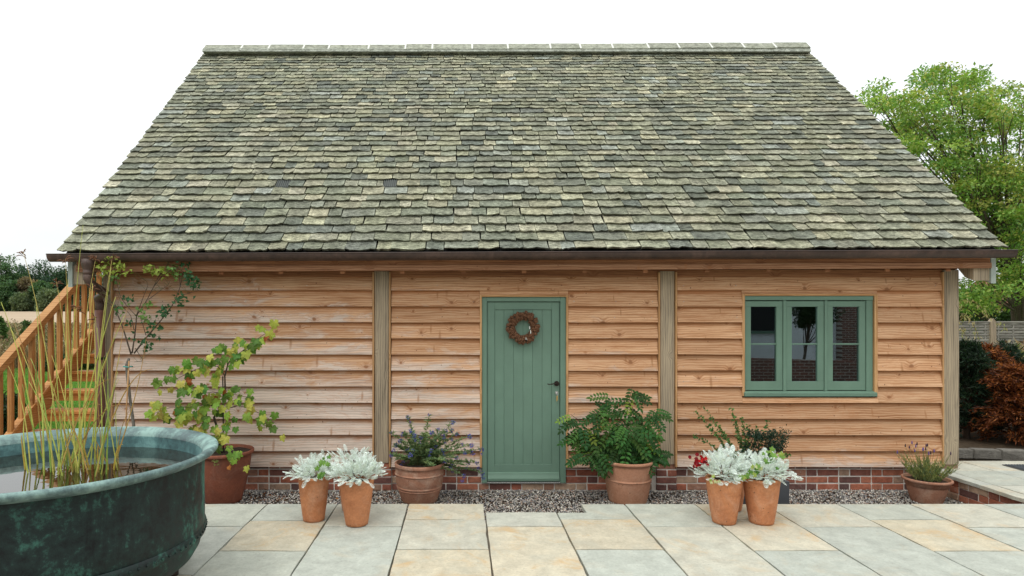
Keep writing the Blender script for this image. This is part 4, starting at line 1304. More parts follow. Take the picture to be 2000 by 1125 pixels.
pot('terracotta_pot', 'large dark rusty red pot holding the grape vine, half hidden by the copper tub', 'plant pot', p_vine, .285, .165, .505, M['terra_rust'], .022, .035, (), .012)
p_cary = Vector((PX(819.5, 6.02), 6.02, GP))
pot('terracotta_pot', 'rounded greyish brown ribbed pot left of the green door with blue flowers', 'plant pot', p_cary, .243, .165, .385, M['terra_old'], .006, .035, (.36, .42, .78), .022)
p_wist = Vector((PX(1226, 6.02), 6.02, GP))
pot('terracotta_pot', 'big pinkish pot with one raised band right of the door, holding the wisteria', 'plant pot', p_wist, .247, .178, .415, M['terra_pink'], .014, .03, (.6,), .008)
p_lav = Vector((PX(1810, 6.0), 6.0, GP))
pot('terracotta_pot', 'small wide rimmed pot with lavender at the right end of the gravel', 'plant pot', p_lav, .207, .125, .235, M['terra_old'], .028, .028, (), .004)
tall = [(613, 1014.5, 4.74, .120, .080, .345, 'orange tapered terracotta pot standing alone left of its pair, left of the door'),
        (697, 1024, 4.64, .131, .083, .348, 'front orange tapered pot with dusty miller nearest the door on its left side'),
        (688, 997, 4.98, .120, .078, .335, 'orange tapered pot mostly hidden behind another in the left group of three'),
        (1414, 1021, 4.68, .134, .084, .345, 'orange tapered pot with a white bloom round its foot, below the window'),
        (1487, 1021, 4.68, .134, .086, .345, 'clean orange tapered pot, right one of the front pair below the window'),
        (1428, 1000, 5.0, .120, .078, .335, 'orange tapered pot hidden behind the front pair below the window')]
tallc = []
for (px, py, Y, rt, rb, H, lab) in tall:
    c = Vector((PX(px, Y), Y, .001)); tallc.append((c, H, rt))
    pot('tall_pot', lab, 'plant pot', c, rt, rb, H, M['terra'], .003, .022, (), .003, 'tall orange terracotta pots on the paving')
# dark square planter behind the right group
c = Vector((PX(1484, 5.65), 5.65, GP))
SP = thing('square_planter', c, 'dark grey square planter behind the orange pots below the window', 'planter')
m = MB(); H = .34; r = .178
m.box(c.x - r, c.x + r, c.y - r, c.y - r + .02, GP, GP + H, .003); m.box(c.x - r, c.x + r, c.y + r - .02, c.y + r, GP, GP + H, .003)
m.box(c.x - r, c.x - r + .02, c.y - r + .021, c.y + r - .021, GP, GP + H, .003); m.box(c.x + r - .02, c.x + r, c.y - r + .021, c.y + r - .021, GP, GP + H, .003)
m.build('planter_sides', M['planter'], SP)
MB().box(c.x - r + .021, c.x + r - .021, c.y - r + .021, c.y + r - .021, GP, GP + H - .04).build('soil', M['soil'], SP)
c_sq = c

# ------------------------------------------------------------------ leaf meshes
def lobed_leaf(name, mat, size, prof, col, fold=.25, cup=.15, ser=.05):
    pts = []
    full = prof + [(360 - a, r) for a, r in reversed(prof) if 0 < a < 180]
    fine = []
    for k in range(len(full)):
        a0, r0 = full[k]; a1, r1 = full[(k + 1) % len(full)]
        if a1 < a0: a1 += 360
        for q in range(2):
            t = q / 2; rr = r0 + (r1 - r0) * t
            if q == 1: rr *= 1 + ser * R.uniform(-1, 2)
            fine.append((a0 + (a1 - a0) * t, rr))
    vs = [(0, 0.0, 0)]
    for a, r in fine:
        x = math.sin(rad(a)) * r * size; y = math.cos(rad(a)) * r * size + .0
        z = fold * abs(x) - cup * (x * x + y * y) / size + R.uniform(-.04, .04) * size
        vs.append((x, y + .0, z))
    n = len(fine)
    m = MB(); m.add(vs, [(0, 1 + k, 1 + (k + 1) % n) for k in range(n)])
    m.c = [tuple(c_ * 1.15 for c_ in col)] + [tuple(c_ * R.uniform(.9, 1.05) for c_ in col) for _ in range(n)]
    return m.mesh(name, mat)
vprof = [(0, 1.0), (20, .78), (42, .66), (58, .92), (78, .62), (96, .58), (115, .74), (140, .58), (160, .52), (180, .12)]
VC = [(.13, .24, .035), (.20, .32, .05), (.30, .38, .06), (.38, .42, .07), (.09, .19, .035), (.44, .40, .09), (.11, .22, .035), (.24, .35, .05)]
vine_meshes = [lobed_leaf('vine_leaf', M['leaf_vary'], .068, vprof, c_, R.uniform(.15, .35), R.uniform(.1, .5)) for c_ in VC for _ in range(2)]
rusty = lobed_leaf('vine_leaf', M['leaf_vary'], .05, vprof, (.35, .13, .03), .5, .6)

def leaf_rot(facing, down):
    """leaf local +Z normal, +Y tip.  facing: normal direction, down: tip direction"""
    z = Vector(facing).normalized(); y = Vector(down) - z * Vector(down).dot(z); y.normalize(); x = y.cross(z)
    return Matrix((x, y, z)).transposed()

def polyline(pts, n):
    pts = [Vector(p) for p in pts]; out = []
    L = [(pts[k + 1] - pts[k]).length for k in range(len(pts) - 1)]; T = sum(L)
    for q in range(n):
        t = T * q / (n - 1); k = 0
        while k < len(L) - 1 and t > L[k]: t -= L[k]; k += 1
        out.append(pts[k].lerp(pts[k + 1], min(1, t / L[k])))
    return out

# grape vine ------------------------------------------------------------------
VN = thing('grape_vine', p_vine + Vector((0, 0, .47)), 'grape vine with yellowing lobed leaves trained up a cane in the large rusty pot', 'vine')
Yv = 6.0
def VP(px, py, dy=0): return P(px, py, Yv + dy)
MB().tube([VP(436, 890), VP(436, 800), VP(435, 735)], .006, 8).build('support_cane', M['iron'], VN, True)
main = [VP(430, 888), VP(428, 850), VP(418, 815), VP(425, 805), VP(436, 790), VP(440, 762), VP(439, 735), VP(445, 712), VP(452, 700)]
MB().tube(main, [.013, .012, .012, .011, .010, .009, .008, .007, .006], 8).build('trunk', M['bark'], VN, True)
br = [([(452, 700, 0), (468, 690, -.03), (490, 672, -.05), (512, 655, -.05), (532, 645, -.06)], 17),
      ([(440, 735, 0), (425, 715, -.05), (400, 715, -.08), (375, 725, -.1), (345, 740, -.1), (318, 750, -.1)], 24),
      ([(430, 795, 0), (400, 790, -.08), (370, 795, -.12), (335, 795, -.14), (300, 808, -.15)], 19),
      ([(438, 800, 0), (465, 792, -.05), (490, 798, -.1), (520, 815, -.1), (540, 828, -.12)], 15),
      ([(440, 770, 0), (415, 765, -.06), (395, 770, -.12), (375, 760, -.14)], 14),
      ([(430, 820, 0), (405, 825, -.08), (385, 828, -.12), (365, 835, -.12)], 11),
      ([(445, 715, 0), (440, 695, -.05), (428, 690, -.08), (405, 700, -.1), (385, 712, -.1)], 12),
      ([(440, 800, .0), (455, 770, -.04), (480, 775, -.06), (500, 780, -.05)], 7),
      ([(430, 860, 0), (440, 868, -.12), (455, 880, -.27), (465, 905, -.31)], 7),
      ([(432, 850, 0), (440, 835, -.06), (448, 825, -.06)], 5)]
for pl, nl in br:
    pts = [VP(a, b_, c_) for a, b_, c_ in pl]
    MB().tube(polyline(pts, 12), [.0045 * (1 - .6 * k / 11) for k in range(12)], 6).build('shoot', M['bark'], VN, True)
    ps = polyline(pts, int(nl * 1.7) + 3)[2:]
    for p in ps:
        if R.random() < .08: continue
        q = p + Vector((R.uniform(-.09, .09), R.uniform(-.11, .04), R.uniform(-.11, .10)))
        fa = Vector((R.uniform(-.7, .7), -1, R.uniform(-.1, .9))); dn = Vector((R.uniform(-.8, .8), -.2, -1))
        me = rusty if R.random() < .05 else R.choice(vine_meshes)
        inst('leaf', me, VN, q, leaf_rot(fa, dn), R.uniform(.65, 1.05))
gr = MB()
for cx_, cy_, dy in ((421, 902, -.28), (453, 898, -.3), (480, 695, -.08), (365, 755, -.15), (520, 830, -.1)):
    c0 = VP(cx_, cy_, dy)
    for q in range(22):
        o_ = Vector((R.gauss(0, .014), R.gauss(0, .012), R.uniform(-.035, .02)))
        gr.lathe([(.0005, -.0055), (.005, -.002), (.005, .002), (.0005, .0055)], 6, c0 + o_, col=(.22, .26, .07))
tag(gr.build('grapes', M['leaf'], VN, True), kind='stuff')

# dusty miller ------------------------------------------------------------------
def miller_leaf(L, bend):
    m = MB(); col = (.72, .79, .77)
    def strip(p0, p1, w0, w1, lift=0.0):
        d = (p1 - p0).normalized(); s_ = Vector((-d.y, d.x, 0))
        def zf(p): return -bend * (p.y / L) ** 2 * L + lift
        vs = [p0 + s_ * w0, p0 - s_ * w0, p1 - s_ * w1, p1 + s_ * w1]
        vs = [(v_.x, v_.y, zf(v_) + R.uniform(-.0015, .0015)) for v_ in vs]
        j = R.uniform(.85, 1.1); m.add(vs, [(0, 1, 2, 3)], tuple(c_ * j for c_ in col))
    strip(Vector((0, 0, 0)), Vector((0, L, 0)), L * .016, L * .012)
    for k in range(6):
        y = L * (.28 + .13 * k); ln = L * [.13, .20, .23, .21, .16, .10][k]
        for sgn in (-1, 1):
            d = Vector((sgn * .78, .62, 0)).normalized(); e = Vector((0, y, 0)) + d * ln
            strip(Vector((0, y, 0)), e, L * .022, L * .008)
            for t in (.4, .7, 1.0):
                b0 = Vector((0, y, 0)) + d * ln * t
                for s2 in (-1, 1):
                    dd = Vector((d.x * .6 + s2 * -d.y * .8, d.y * .6 + s2 * d.x * .8, 0)).normalized()
                    strip(b0, b0 + dd * L * .085, L * .015, L * .003)
    strip(Vector((0, L * .95, 0)), Vector((0, L * 1.1, 0)), L * .025, L * .004)
    return m.mesh('miller_leaf', M['silver'])
MM = [miller_leaf(.086, b_) for b_ in (-.25, -.05, .15, .35)]
mlab = ['silver dusty miller in the leftmost orange pot left of the door', 'bushy silver dusty miller in the front orange pot left of the door', 'silver dusty miller in the rear orange pot of the left group',
        'tall silver dusty miller in the left front pot below the window', 'silver dusty miller in the right front pot below the window', 'silver dusty miller at the back of the pots below the window']
for k, (c, H, rt) in enumerate(tallc):
    T = thing('dusty_miller', c + Vector((0, 0, H - .03)), mlab[k], 'plant', 'silver dusty miller plants in orange pots')
    hh = [.085, .10, .14, .17, .14, .12][k]; n = [190, 250, 110, 250, 240, 80][k]; lean = [.02, .03, -.02, -.01, .04, .0][k]
    for q in range(n):
        ph = R.uniform(0, 2 * PI); el = R.choice([R.uniform(.0, .5), R.uniform(.2, 1.0), R.uniform(.4, 1.35), R.uniform(.2, 1.2)])
        d = Vector((math.cos(ph) * math.cos(el), math.sin(ph) * math.cos(el), math.sin(el)))
        base = c + Vector((0, 0, H - .01)) + Vector((math.cos(ph) * rt * 1.15 * R.random(), math.sin(ph) * rt * 1.0 * R.random(), hh * 1.1 * R.random() * math.sin(max(el, .25)) + .012)) + Vector((lean * R.random(), 0, 0))
        if el < .3: base += Vector((math.cos(ph), math.sin(ph), 0)) * rt * .35
        up = Vector((-math.cos(ph) * math.sin(el), -math.sin(ph) * math.sin(el), math.cos(el))) + Vector((R.uniform(-.4, .4), R.uniform(-.4, .4) - .25, 0))
        inst('leaf', R.choice(MM), T, base, leaf_rot(up, d), R.uniform(.65, 1.1))
    m = MB()
    for q in range(5):
        a = R.uniform(0, 6.28); m.tube([c + Vector((0, 0, H - .04)), c + Vector((math.cos(a) * rt * .4, math.sin(a) * rt * .4, H + hh * .6))], .003, 5)
    m.build('stalks', M['bark_grey'], T)

# ivy / geranium leaves among the miller
def small_leaf_obj(name, pts, label, cat, meshes, smin, smax):
    c0 = sum(pts, Vector()) / len(pts)
    T = thing(name, c0, label, cat)
    for p in pts:
        fa = Vector((R.uniform(-.6, .6), -1, R.uniform(0, .9))); dn = Vector((R.uniform(-1, 1), -.2, -.7))
        inst('leaf', R.choice(meshes), T, p, leaf_rot(fa, dn), R.uniform(smin, smax))
    return T
iprof = [(0, 1.0), (30, .55), (60, .85), (95, .5), (130, .7), (180, .15)]
ivm = [lobed_leaf('ivy_leaf', M['leaf'], .03, iprof, c_, .2, .2, .02) for c_ in ((.10, .22, .04), (.16, .30, .06), (.45, .48, .25), (.28, .36, .08))]
def cluster(px, py, Y, n, sx, sy): return [P(px + R.gauss(0, sx), py + R.gauss(0, sy), Y + R.uniform(-.04, .04)) for _ in range(n)]
small_leaf_obj('ivy', cluster(1461, 922, 4.58, 12, 10, 8) + cluster(1478, 916, 4.55, 6, 6, 6), 'small green ivy spilling between the two front pots below the window', 'plant', ivm, .6, 1.1)
small_leaf_obj('ivy', cluster(1508, 893, 4.56, 14, 11, 9), 'bright green ivy sprig in the right front pot below the window', 'plant', ivm[:2] + ivm[3:], .6, 1.1)
small_leaf_obj('ivy', cluster(632, 905, 4.64, 10, 6, 7) + cluster(622, 922, 4.62, 8, 6, 6), 'green ivy among the silver leaves of the leftmost orange pot', 'plant', ivm[:2], .6, 1.0)
small_leaf_obj('ivy', cluster(1392, 936, 4.55, 6, 10, 4), 'pale variegated ivy at the rim of the pot with a white bloom', 'plant', ivm[2:], .5, .9)

# red geranium
gp = P(1388, 902, 4.98)
GE = thing('geranium', Vector((tallc[5][0].x, tallc[5][0].y, tallc[5][1] - .03)), 'red geranium flower head leaning out left of the pots below the window', 'flower')
b0 = Vector((tallc[5][0].x, tallc[5][0].y, tallc[5][1] - .03)); hd = P(1369, 901, 4.66)
MB().tube([b0, b0.lerp(hd, .6) + Vector((0, 0, .03)), hd], .003, 6).build('stem', M['leaf'], GE, True)
for q in range(34):
    o_ = Vector((R.gauss(0, .026), R.gauss(0, .018), R.gauss(0, .020)))
    m = MB(); r = R.uniform(.011, .017); vs = [(0, 0, 0)] + [(r * math.cos(a), r * math.sin(a), .003) for a in np.linspace(0, 2 * PI, 6)[:-1]]
    if q < 3:
        m.add(vs, [(0, 1 + k, 1 + (k + 1) % 5) for k in range(5)], [(.35, .006, .010), (.5, .012, .015), (.20, .004, .01)][q])
        gm = m.mesh('petal', M['leaf']); 
        if q == 0: gms = []
        gms.append(gm)
    inst('petal', R.choice(gms), GE, hd + o_, leaf_rot((R.uniform(-1, 1), -1, R.uniform(-.5, 1)), (R.uniform(-1, 1), 0, 1)), 1.0)

# wisteria -------------------------------------------------------------------------
def frond(L, npair, ll, col, bend):
    m = MB(); rp_ = [Vector((0, L * k / 8, -bend * L * (k / 8) ** 2)) for k in range(9)]
    m.tube(rp_, .0013, 4, (.14, .16, .05))
    def leaflet(b0, d, ln):
        d = d.normalized(); s_ = Vector((-d.y, d.x, 0)).normalized(); w = ln * .27; j = R.uniform(.85, 1.15)
        pts = [b0, b0 + d * ln * .35 + s_ * w, b0 + d * ln * .75 + s_ * w * .7, b0 + d * ln, b0 + d * ln * .75 - s_ * w * .7, b0 + d * ln * .35 - s_ * w, b0 + d * ln * .5]
        dz = [0, .10, .06, -.14, .06, .10, -.02]
        m.add([(p.x, p.y, p.z + dz[i] * ln * .8) for i, p in enumerate(pts)], [(0, 1, 6), (1, 2, 6), (2, 3, 6), (3, 4, 6), (4, 5, 6), (5, 0, 6)], tuple(c_ * j for c_ in col))
    for k in range(npair):
        t = .22 + .74 * k / (npair - 1); p = Vector((0, L * t, -bend * L * t * t)); ln = ll * (1 - .25 * abs(t - .5))
        for sg in (-1, 1): leaflet(p, Vector((sg, .45, -.15 + R.uniform(-.15, .1))), ln)
    leaflet(rp_[-1], Vector((0, 1, -.3)), ll)
    return m.mesh('frond', M['leaf_vary'])
FC = [(.036, .105, .022), (.048, .13, .027), (.075, .18, .034), (.028, .082, .02)]
FM = [frond(R.uniform(.20, .25), R.choice([5, 6]), .072, c_, R.uniform(.15, .5)) for c_ in FC for _ in range(3)] + [frond(.2, 5, .065, (.22, .33, .05), .4)]
WS = thing('wisteria', p_wist + Vector((0, 0, .38)), 'bushy dark green wisteria with feathery leaves in the big pink pot right of the door', 'shrub')
wb = [[(1222, 905), (1215, 850), (1225, 800), (1235, 755)], [(1222, 905), (1205, 860), (1180, 820), (1160, 800)], [(1222, 900), (1190, 870), (1150, 845), (1120, 855)],
      [(1222, 900), (1238, 850), (1260, 815), (1280, 800)], [(1222, 905), (1246, 870), (1258, 850), (1268, 845)], [(1222, 905), (1190, 885), (1160, 885), (1140, 890)],
      [(1222, 900), (1200, 840), (1190, 800), (1195, 775)], [(1222, 905), (1215, 870), (1235, 850), (1220, 830)], [(1222, 905), (1245, 890), (1262, 880), (1275, 890)], [(1222, 900), (1150, 850), (1130, 820), (1115, 810)]]
for bi, pl in enumerate(wb):
    dy = [-.02, -.05, .0, -.04, -.1, -.12, 0, -.18, -.1, -.03][bi]
    pts = [P(a, b_, 6.02 + dy * k / 3) for k, (a, b_) in enumerate(pl)]
    MB().tube(polyline(pts, 10), [.006 * (1 - .6 * k / 9) for k in range(10)], 6).build('branch', M['bark'], WS, True)
    for p in polyline(pts, 32)[4:]:
        d = Vector((R.uniform(-1, 1) + (p.x - p_wist.x) * 1.5, -.45 + R.uniform(-.5, .4), R.uniform(-.75, .45)))
        fa = Vector((R.uniform(-.3, .3), -.75, .75 + R.uniform(-.3, .3)))
        if R.random() < .93: inst('frond', R.choice(FM), WS, p, leaf_rot(fa, d), R.uniform(.55, .85))

# caryopteris (blue flowers) --------------------------------------------------------
CY = thing('blue_flowering_shrub', p_cary + Vector((0, 0, .35)), 'loose grey green shrub with blue flower tufts in the ribbed pot left of the door', 'shrub')
tips = [(765, 845), (785, 848), (797, 815), (802, 842), (838, 810), (842, 845), (857, 838), (870, 842), (888, 825), (882, 858), (915, 852), (918, 870), (908, 885), (925, 885), (942, 878), (930, 905), (905, 930), (940, 925),
        (775, 870), (780, 862), (868, 900), (890, 895), (912, 905), (868, 880), (850, 862), (820, 855), (805, 880), (765, 890), (880, 912), (900, 868), (830, 870), (850, 890)]
tips += [(R.uniform(768, 915), R.uniform(840, 925)) for _ in range(34)]
root = p_cary + Vector((0, 0, .35))
fl = []
for (a, b_) in tips:
    dy = R.uniform(-.28, .12)
    tp = P(a + R.uniform(-3, 3), b_, 6.0 + dy); mid = root.lerp(tp, .5) + Vector((R.uniform(-.02, .02), 0, .06))
    r0 = root + Vector((R.uniform(-.06, .06), R.uniform(-.06, .06), 0))
    cv = [(1 - t) ** 2 * r0 + 2 * t * (1 - t) * mid + t * t * tp for t in np.linspace(0, 1, 10)]
    m = MB(); m.tube(cv, [.0028 - .0016 * k / 9 for k in range(10)], 5, (.14, .15, .06))
    nl = 75; ts = NR.uniform(.15, 1, nl) ** 1.0
    cen = np.array([[*((1 - t) ** 2 * r0 + 2 * t * (1 - t) * mid + t * t * tp)] for t in ts])
    dd = rnd_dirs(nl); dd[:, 2] = abs(dd[:, 2]) * .7
    gc_ = np.array([[.17, .26, .11], [.22, .31, .16], [.26, .34, .13], [.13, .21, .09]])[NR.integers(0, 4, nl)]
    v, f, cc = leaf_arrays(cen, dd, NR.normal(size=(nl, 3)) + np.array([0, -.5, 1]), NR.uniform(.028, .055, nl), NR.uniform(.009, .017, nl), gc_)
    n0 = len(m.v); m.v += [tuple(x) for x in v]; m.c += [tuple(x) for x in cc]; m.f += [tuple(int(q) + n0 for q in x) for x in f]
    m.build('stem', M['leaf'], CY)
    if len(fl) < 32 or R.random() < .35: fl.append(tp)
def tuft():
    n = 46; c = NR.normal(size=(n, 3)) * .006; d = unit(c + 1e-4)
    col = np.array([[.12, .13, .48], [.17, .19, .60], [.09, .09, .36]])[NR.integers(0, 3, n)]
    v, f, cc = leaf_arrays(c, d, rnd_dirs(n), .013, .006, col); return np_mesh('flower_tuft', v, f, cc, M['leaf'])
TF = [tuft() for _ in range(3)]
for tp in fl:
    inst('flower', R.choice(TF), CY, tp, (R.random() * 6, R.random() * 6, 0), R.uniform(.8, 1.25))
    if R.random() < .5: inst('flower', R.choice(TF), CY, tp + Vector((R.uniform(-.03, .03), 0, -.045)), (R.random() * 6, R.random() * 6, 0), R.uniform(.6, 1))

# lavender --------------------------------------------------------------------------
LV = thing('lavender', p_lav + Vector((0, 0, .2)), 'small lavender with fading purple heads in the pot at the right', 'plant')
root = p_lav + Vector((0, 0, .20))
for k in range(120):
    a = R.uniform(0, 6.28); rr = R.uniform(0, .20)
    base = root + Vector((math.cos(a) * rr * .5, math.sin(a) * rr * .5, 0))
    hgt = R.uniform(.10, .27) if k > 16 else R.uniform(.27, .36)
    tp = base + Vector((math.cos(a) * rr * .9 + R.uniform(-.02, .02), math.sin(a) * rr * .8, hgt))
    m = MB(); cv = [base.lerp(tp, t) + Vector((0, 0, .01 * math.sin(t * 3))) for t in np.linspace(0, 1, 5)]
    m.tube(cv, .0014, 4, (.2, .24, .09))
    nl = 20; ts = NR.uniform(.05, .8 if k > 16 else .55, nl); cen = np.array([[*base.lerp(tp, t)] for t in ts]); dd = rnd_dirs(nl) * .6; dd[:, 2] = 1
    gc_ = np.array([[.20, .27, .09], [.28, .33, .12], [.38, .36, .12], [.16, .22, .10]])[NR.integers(0, 4, nl)]
    v, f, cc = leaf_arrays(cen, dd, rnd_dirs(nl), NR.uniform(.025, .045, nl), .006, gc_)
    n0 = len(m.v); m.v += [tuple(x) for x in v]; m.c += [tuple(x) for x in cc]; m.f += [tuple(int(q) + n0 for q in x) for x in f]
    if k <= 16:
        colr = R.choice([(.09, .05, .10), (.06, .04, .05), (.18, .12, .34)])
        m.tube([tp - Vector((0, 0, .01)), tp, tp + Vector((0, 0, .022))], [.004, .0065, .003], 6, colr)
    m.build('stem', M['leaf'], LV)

# shrubs in the square planter --------------------------------------------------------
DS = thing('dark_shrub', c_sq + Vector((.04, 0, .30)), 'compact blackish green shrub in the square planter below the window', 'shrub')
m = MB(); rt_ = c_sq + Vector((.03, 0, .3))
cl = []
for k in range(46):
    px = R.choice([1470, 1485, 1495, 1478, 1505, 1515, 1460, 1490]) + R.gauss(0, 9); py = R.choice([850, 860, 872, 885, 895, 848]) + R.gauss(0, 7)
    if px > 1500: py = min(max(py, 845), 875)
    if px < 1462: py = max(py, 872)
    p = P(px, py, 5.6 + R.uniform(-.12, .12)); cl.append(p)
    m.tube([rt_, rt_.lerp(p, .5) + Vector((0, 0, .03)), p], [.004, .003, .0015], 4)
m.build('branches', M['bark'], DS)
n = 2600; idx = NR.integers(0, len(cl), n); cen = np.array([list(cl[i]) for i in idx]) + NR.normal(size=(n, 3)) * .022
v, f, cc = leaf_arrays(cen, rnd_dirs(n) + np.array([0, -.3, .2]), rnd_dirs(n) + np.array([0, -.6, .8]), NR.uniform(.016, .026, n), NR.uniform(.009, .013, n), np.array([[.012, .035, .02], [.02, .05, .03], [.03, .065, .035]])[NR.integers(0, 3, n)])
tag(np_obj('foliage', v, f, cc, M['leaf'], DS), kind='stuff')
AS = thing('arching_shrub', c_sq + Vector((-.1, .02, .30)), 'open shrub with small round leaves on arching stems behind the pots below the window', 'shrub')
tips = [(1358, 805), (1375, 797), (1357, 850), (1380, 833), (1428, 795), (1430, 812), (1460, 830), (1478, 835), (1500, 822), (1410, 870), (1440, 850), (1455, 860), (1543, 886), (1395, 825), (1448, 815), (1405, 840)]
r0 = c_sq + Vector((-.1, .02, .3))
for (a, b_) in tips:
    tp = P(a, b_, 5.65 + R.uniform(-.12, .1)); mid = r0.lerp(tp, .5) + Vector((.02, 0, .06))
    cv = [(1 - t) ** 2 * r0 + 2 * t * (1 - t) * mid + t * t * tp for t in np.linspace(0, 1, 12)]
    m = MB(); m.tube(cv, [.003 - .002 * k / 11 for k in range(12)], 5, (.22, .13, .06))
    nl = 44; ts = np.linspace(.3, 1, nl) + NR.uniform(-.02, .02, nl); cen = np.array([[*((1 - t) ** 2 * r0 + 2 * t * (1 - t) * mid + t * t * tp)] for t in ts])
    dd = rnd_dirs(nl)
    gc_ = np.array([[.06, .14, .04], [.09, .18, .05], [.12, .22, .06]])[NR.integers(0, 3, nl)]
    v, f, cc = leaf_arrays(cen, dd, rnd_dirs(nl) + np.array([0, -.8, .6]), NR.uniform(.024, .038, nl), NR.uniform(.018, .026, nl), gc_)
    n0 = len(m.v); m.v += [tuple(x) for x in v]; m.c += [tuple(x) for x in cc]; m.f += [tuple(int(q) + n0 for q in x) for x in f]
    m.build('stem', M['leaf'], AS)

# standard rose / small tree by left post ------------------------------------------------
RT = thing('small_tree', P(262, 960, 6.05), 'thin sparse leaved small tree with twiggy branches beside the brown downpipe', 'tree')
Yr = 6.08
def RP(px, py, dy=0): return P(px, py, Yr + dy)
MB().tube([RP(264, 945), RP(261, 830), RP(254, 780), RP(249, 735), RP(248, 712), RP(252, 700)], [.017, .015, .014, .015, .018, .012], 9).build('trunk', M['bark_grey'], RT, True)
MB().tube([RP(243, 940, -.03), RP(247, 800, -.03), RP(252, 705, -.04)], .007, 7).build('stake', M['batten'], RT, True)
MB().tube([RP(241, 716, -.03), RP(250, 717, -.06), RP(259, 716, -.03), RP(250, 715, .03), RP(241, 716, -.03)], .006, 6).build('tie', flat_mat('green_tie', (.05, .3, .26), .6), RT, True)
limbs = [[(256, 692), (240, 640), (224, 600), (205, 570), (192, 555)], [(258, 690), (264, 650), (267, 615), (285, 590), (300, 560), (310, 540)], [(262, 690), (285, 660), (315, 625), (340, 592), (352, 560), (358, 530)],
         [(267, 618), (250, 600), (235, 580), (228, 550), (218, 530)], [(267, 615), (280, 580), (290, 555), (282, 545), (265, 540)], [(262, 645), (255, 615), (240, 600), (232, 580), (222, 560)], [(290, 585), (310, 570), (330, 555)],
         [(285, 655), (275, 620), (290, 600)], [(340, 592), (360, 575), (388, 568)], [(224, 600), (205, 590), (190, 560), (182, 535)], [(300, 560), (320, 535), (345, 522), (370, 540)], [(228, 550), (222, 520), (215, 500)], [(310, 540), (330, 512), (345, 500)],
         [(352, 560), (350, 525), (356, 513)], [(264, 680), (280, 705), (262, 707)]]
tipsr = []
for k, pl in enumerate(limbs):
    dy = R.uniform(-.12, .06)
    pts = [RP(a, b_, dy * q / len(pl)) for q, (a, b_) in enumerate(pl)]
    r0_ = .0085 if k < 3 else .0042
    pp = polyline(pts, 14)
    MB().tube(pp, [r0_ * (1 - .7 * q / 13) for q in range(14)], 6).build('branch', M['bark'], RT, True)
    tipsr += pp[6:]
m = MB()
for k in range(120):
    p = R.choice(tipsr); d = Vector((R.uniform(-1, 1), R.uniform(-.6, .3), R.uniform(-.2, 1))).normalized() * R.uniform(.05, .16)
    m.tube([p, p + d * .6 + Vector((R.uniform(-.01, .01), 0, .01)), p + d], [.0016, .0012, .0007], 4, (.5, .6, .3))
tag(m.build('twigs', flat_mat('green_twig', (.13, .13, .05), .8), RT), kind='stuff')
cent = [(215, 505, 'y', 10), (200, 520, 'y', 12), (210, 530, 'y', 10), (232, 515, 'y', 14), (240, 530, 'y', 9), (225, 540, 'g', 7), (290, 525, 'y', 14), (305, 530, 'y', 12), (315, 533, 'y', 10), (335, 525, 'g', 10), (345, 535, 'g', 10), (368, 540, 'd', 16),
        (378, 548, 'd', 14), (356, 515, 'd', 6), (355, 580, 'd', 9), (350, 590, 'd', 7), (325, 605, 'd', 8), (320, 612, 'd', 8), (275, 610, 'g', 7), (285, 622, 'g', 7), (292, 635, 'd', 7), (305, 640, 'd', 6), (300, 658, 'd', 7), (290, 675, 'd', 7), (285, 678, 'd', 5), (250, 585, 'd', 6), (240, 600, 'g', 6), (255, 630, 'd', 4), (270, 665, 'd', 4), (388, 568, 'd', 2), (293, 595, 'g', 5), (232, 602, 'd', 4)]
cen, cl_ = [], []
for (a, b_, k, n) in cent:
    for q in range(int(n * 2)):
        cen.append(list(RP(a + R.gauss(0, 6), b_ + R.gauss(0, 5), R.uniform(-.15, .05))))
        cl_.append({'y': (.30, .38, .07), 'g': (.13, .24, .06), 'd': (.035, .11, .04)}[k])
cen = np.array(cen); cl_ = np.array(cl_) * NR.uniform(.8, 1.2, (len(cen), 1)); n = len(cen)
v, f, cc = leaf_arrays(cen, rnd_dirs(n) + np.array([0, -.2, 0]), rnd_dirs(n) * .7 + np.array([0, -.8, .5]), NR.uniform(.035, .055, n), NR.uniform(.024, .034, n), cl_)
tag(np_obj('foliage', v, f, cc, M['leaf'], RT), kind='stuff')

# ------------------------------------------------------------------ stairs on the left gable
XS = -4.75
ST = thing('timber_stairs', (-4.2, 6.6, -.25), 'new orange timber staircase with a balustrade climbing the left gable', 'stairs')
slope = .746
def szl(y): return .369 + (y - 6.53) * slope       # top of stringer line
ya, yb = 5.72, 9.35
dz = .24
MB().prism([(ya, szl(ya) - dz), (ya, szl(ya)), (yb, szl(yb)), (yb, szl(yb) - dz)], XS - .02, XS + .025, 'X').build('stringer', M['stair_y'], ST)
MB().prism([(ya, szl(ya) - dz), (ya, szl(ya)), (yb, szl(yb)), (yb, szl(yb) - dz)], XL - .06, XL - .015, 'X').build('stringer', M['stair_y'], ST)
MB().prism([(ya, szl(ya) + .002), (ya, szl(ya) + .04), (yb, szl(yb) + .04), (yb, szl(yb) + .002)], XS - .035, XS + .04, 'X').build('base_rail', M['stair_y'], ST)
rz = .80
MB().prism([(ya, szl(ya) + rz), (ya, szl(ya) + rz + .085), (yb, szl(yb) + rz + .085), (yb, szl(yb) + rz)], XS - .045, XS + .05, 'X').build('handrail', M['stair_y'], ST)
y = 5.85
while y < 9.2:
    MB().box(XS - .022, XS + .027, y - .022, y + .022, szl(y) + .02, szl(y) + rz + .02, .003).build('baluster', M['stair'], ST)
    y += .158
k = 0
z = .13 - .2
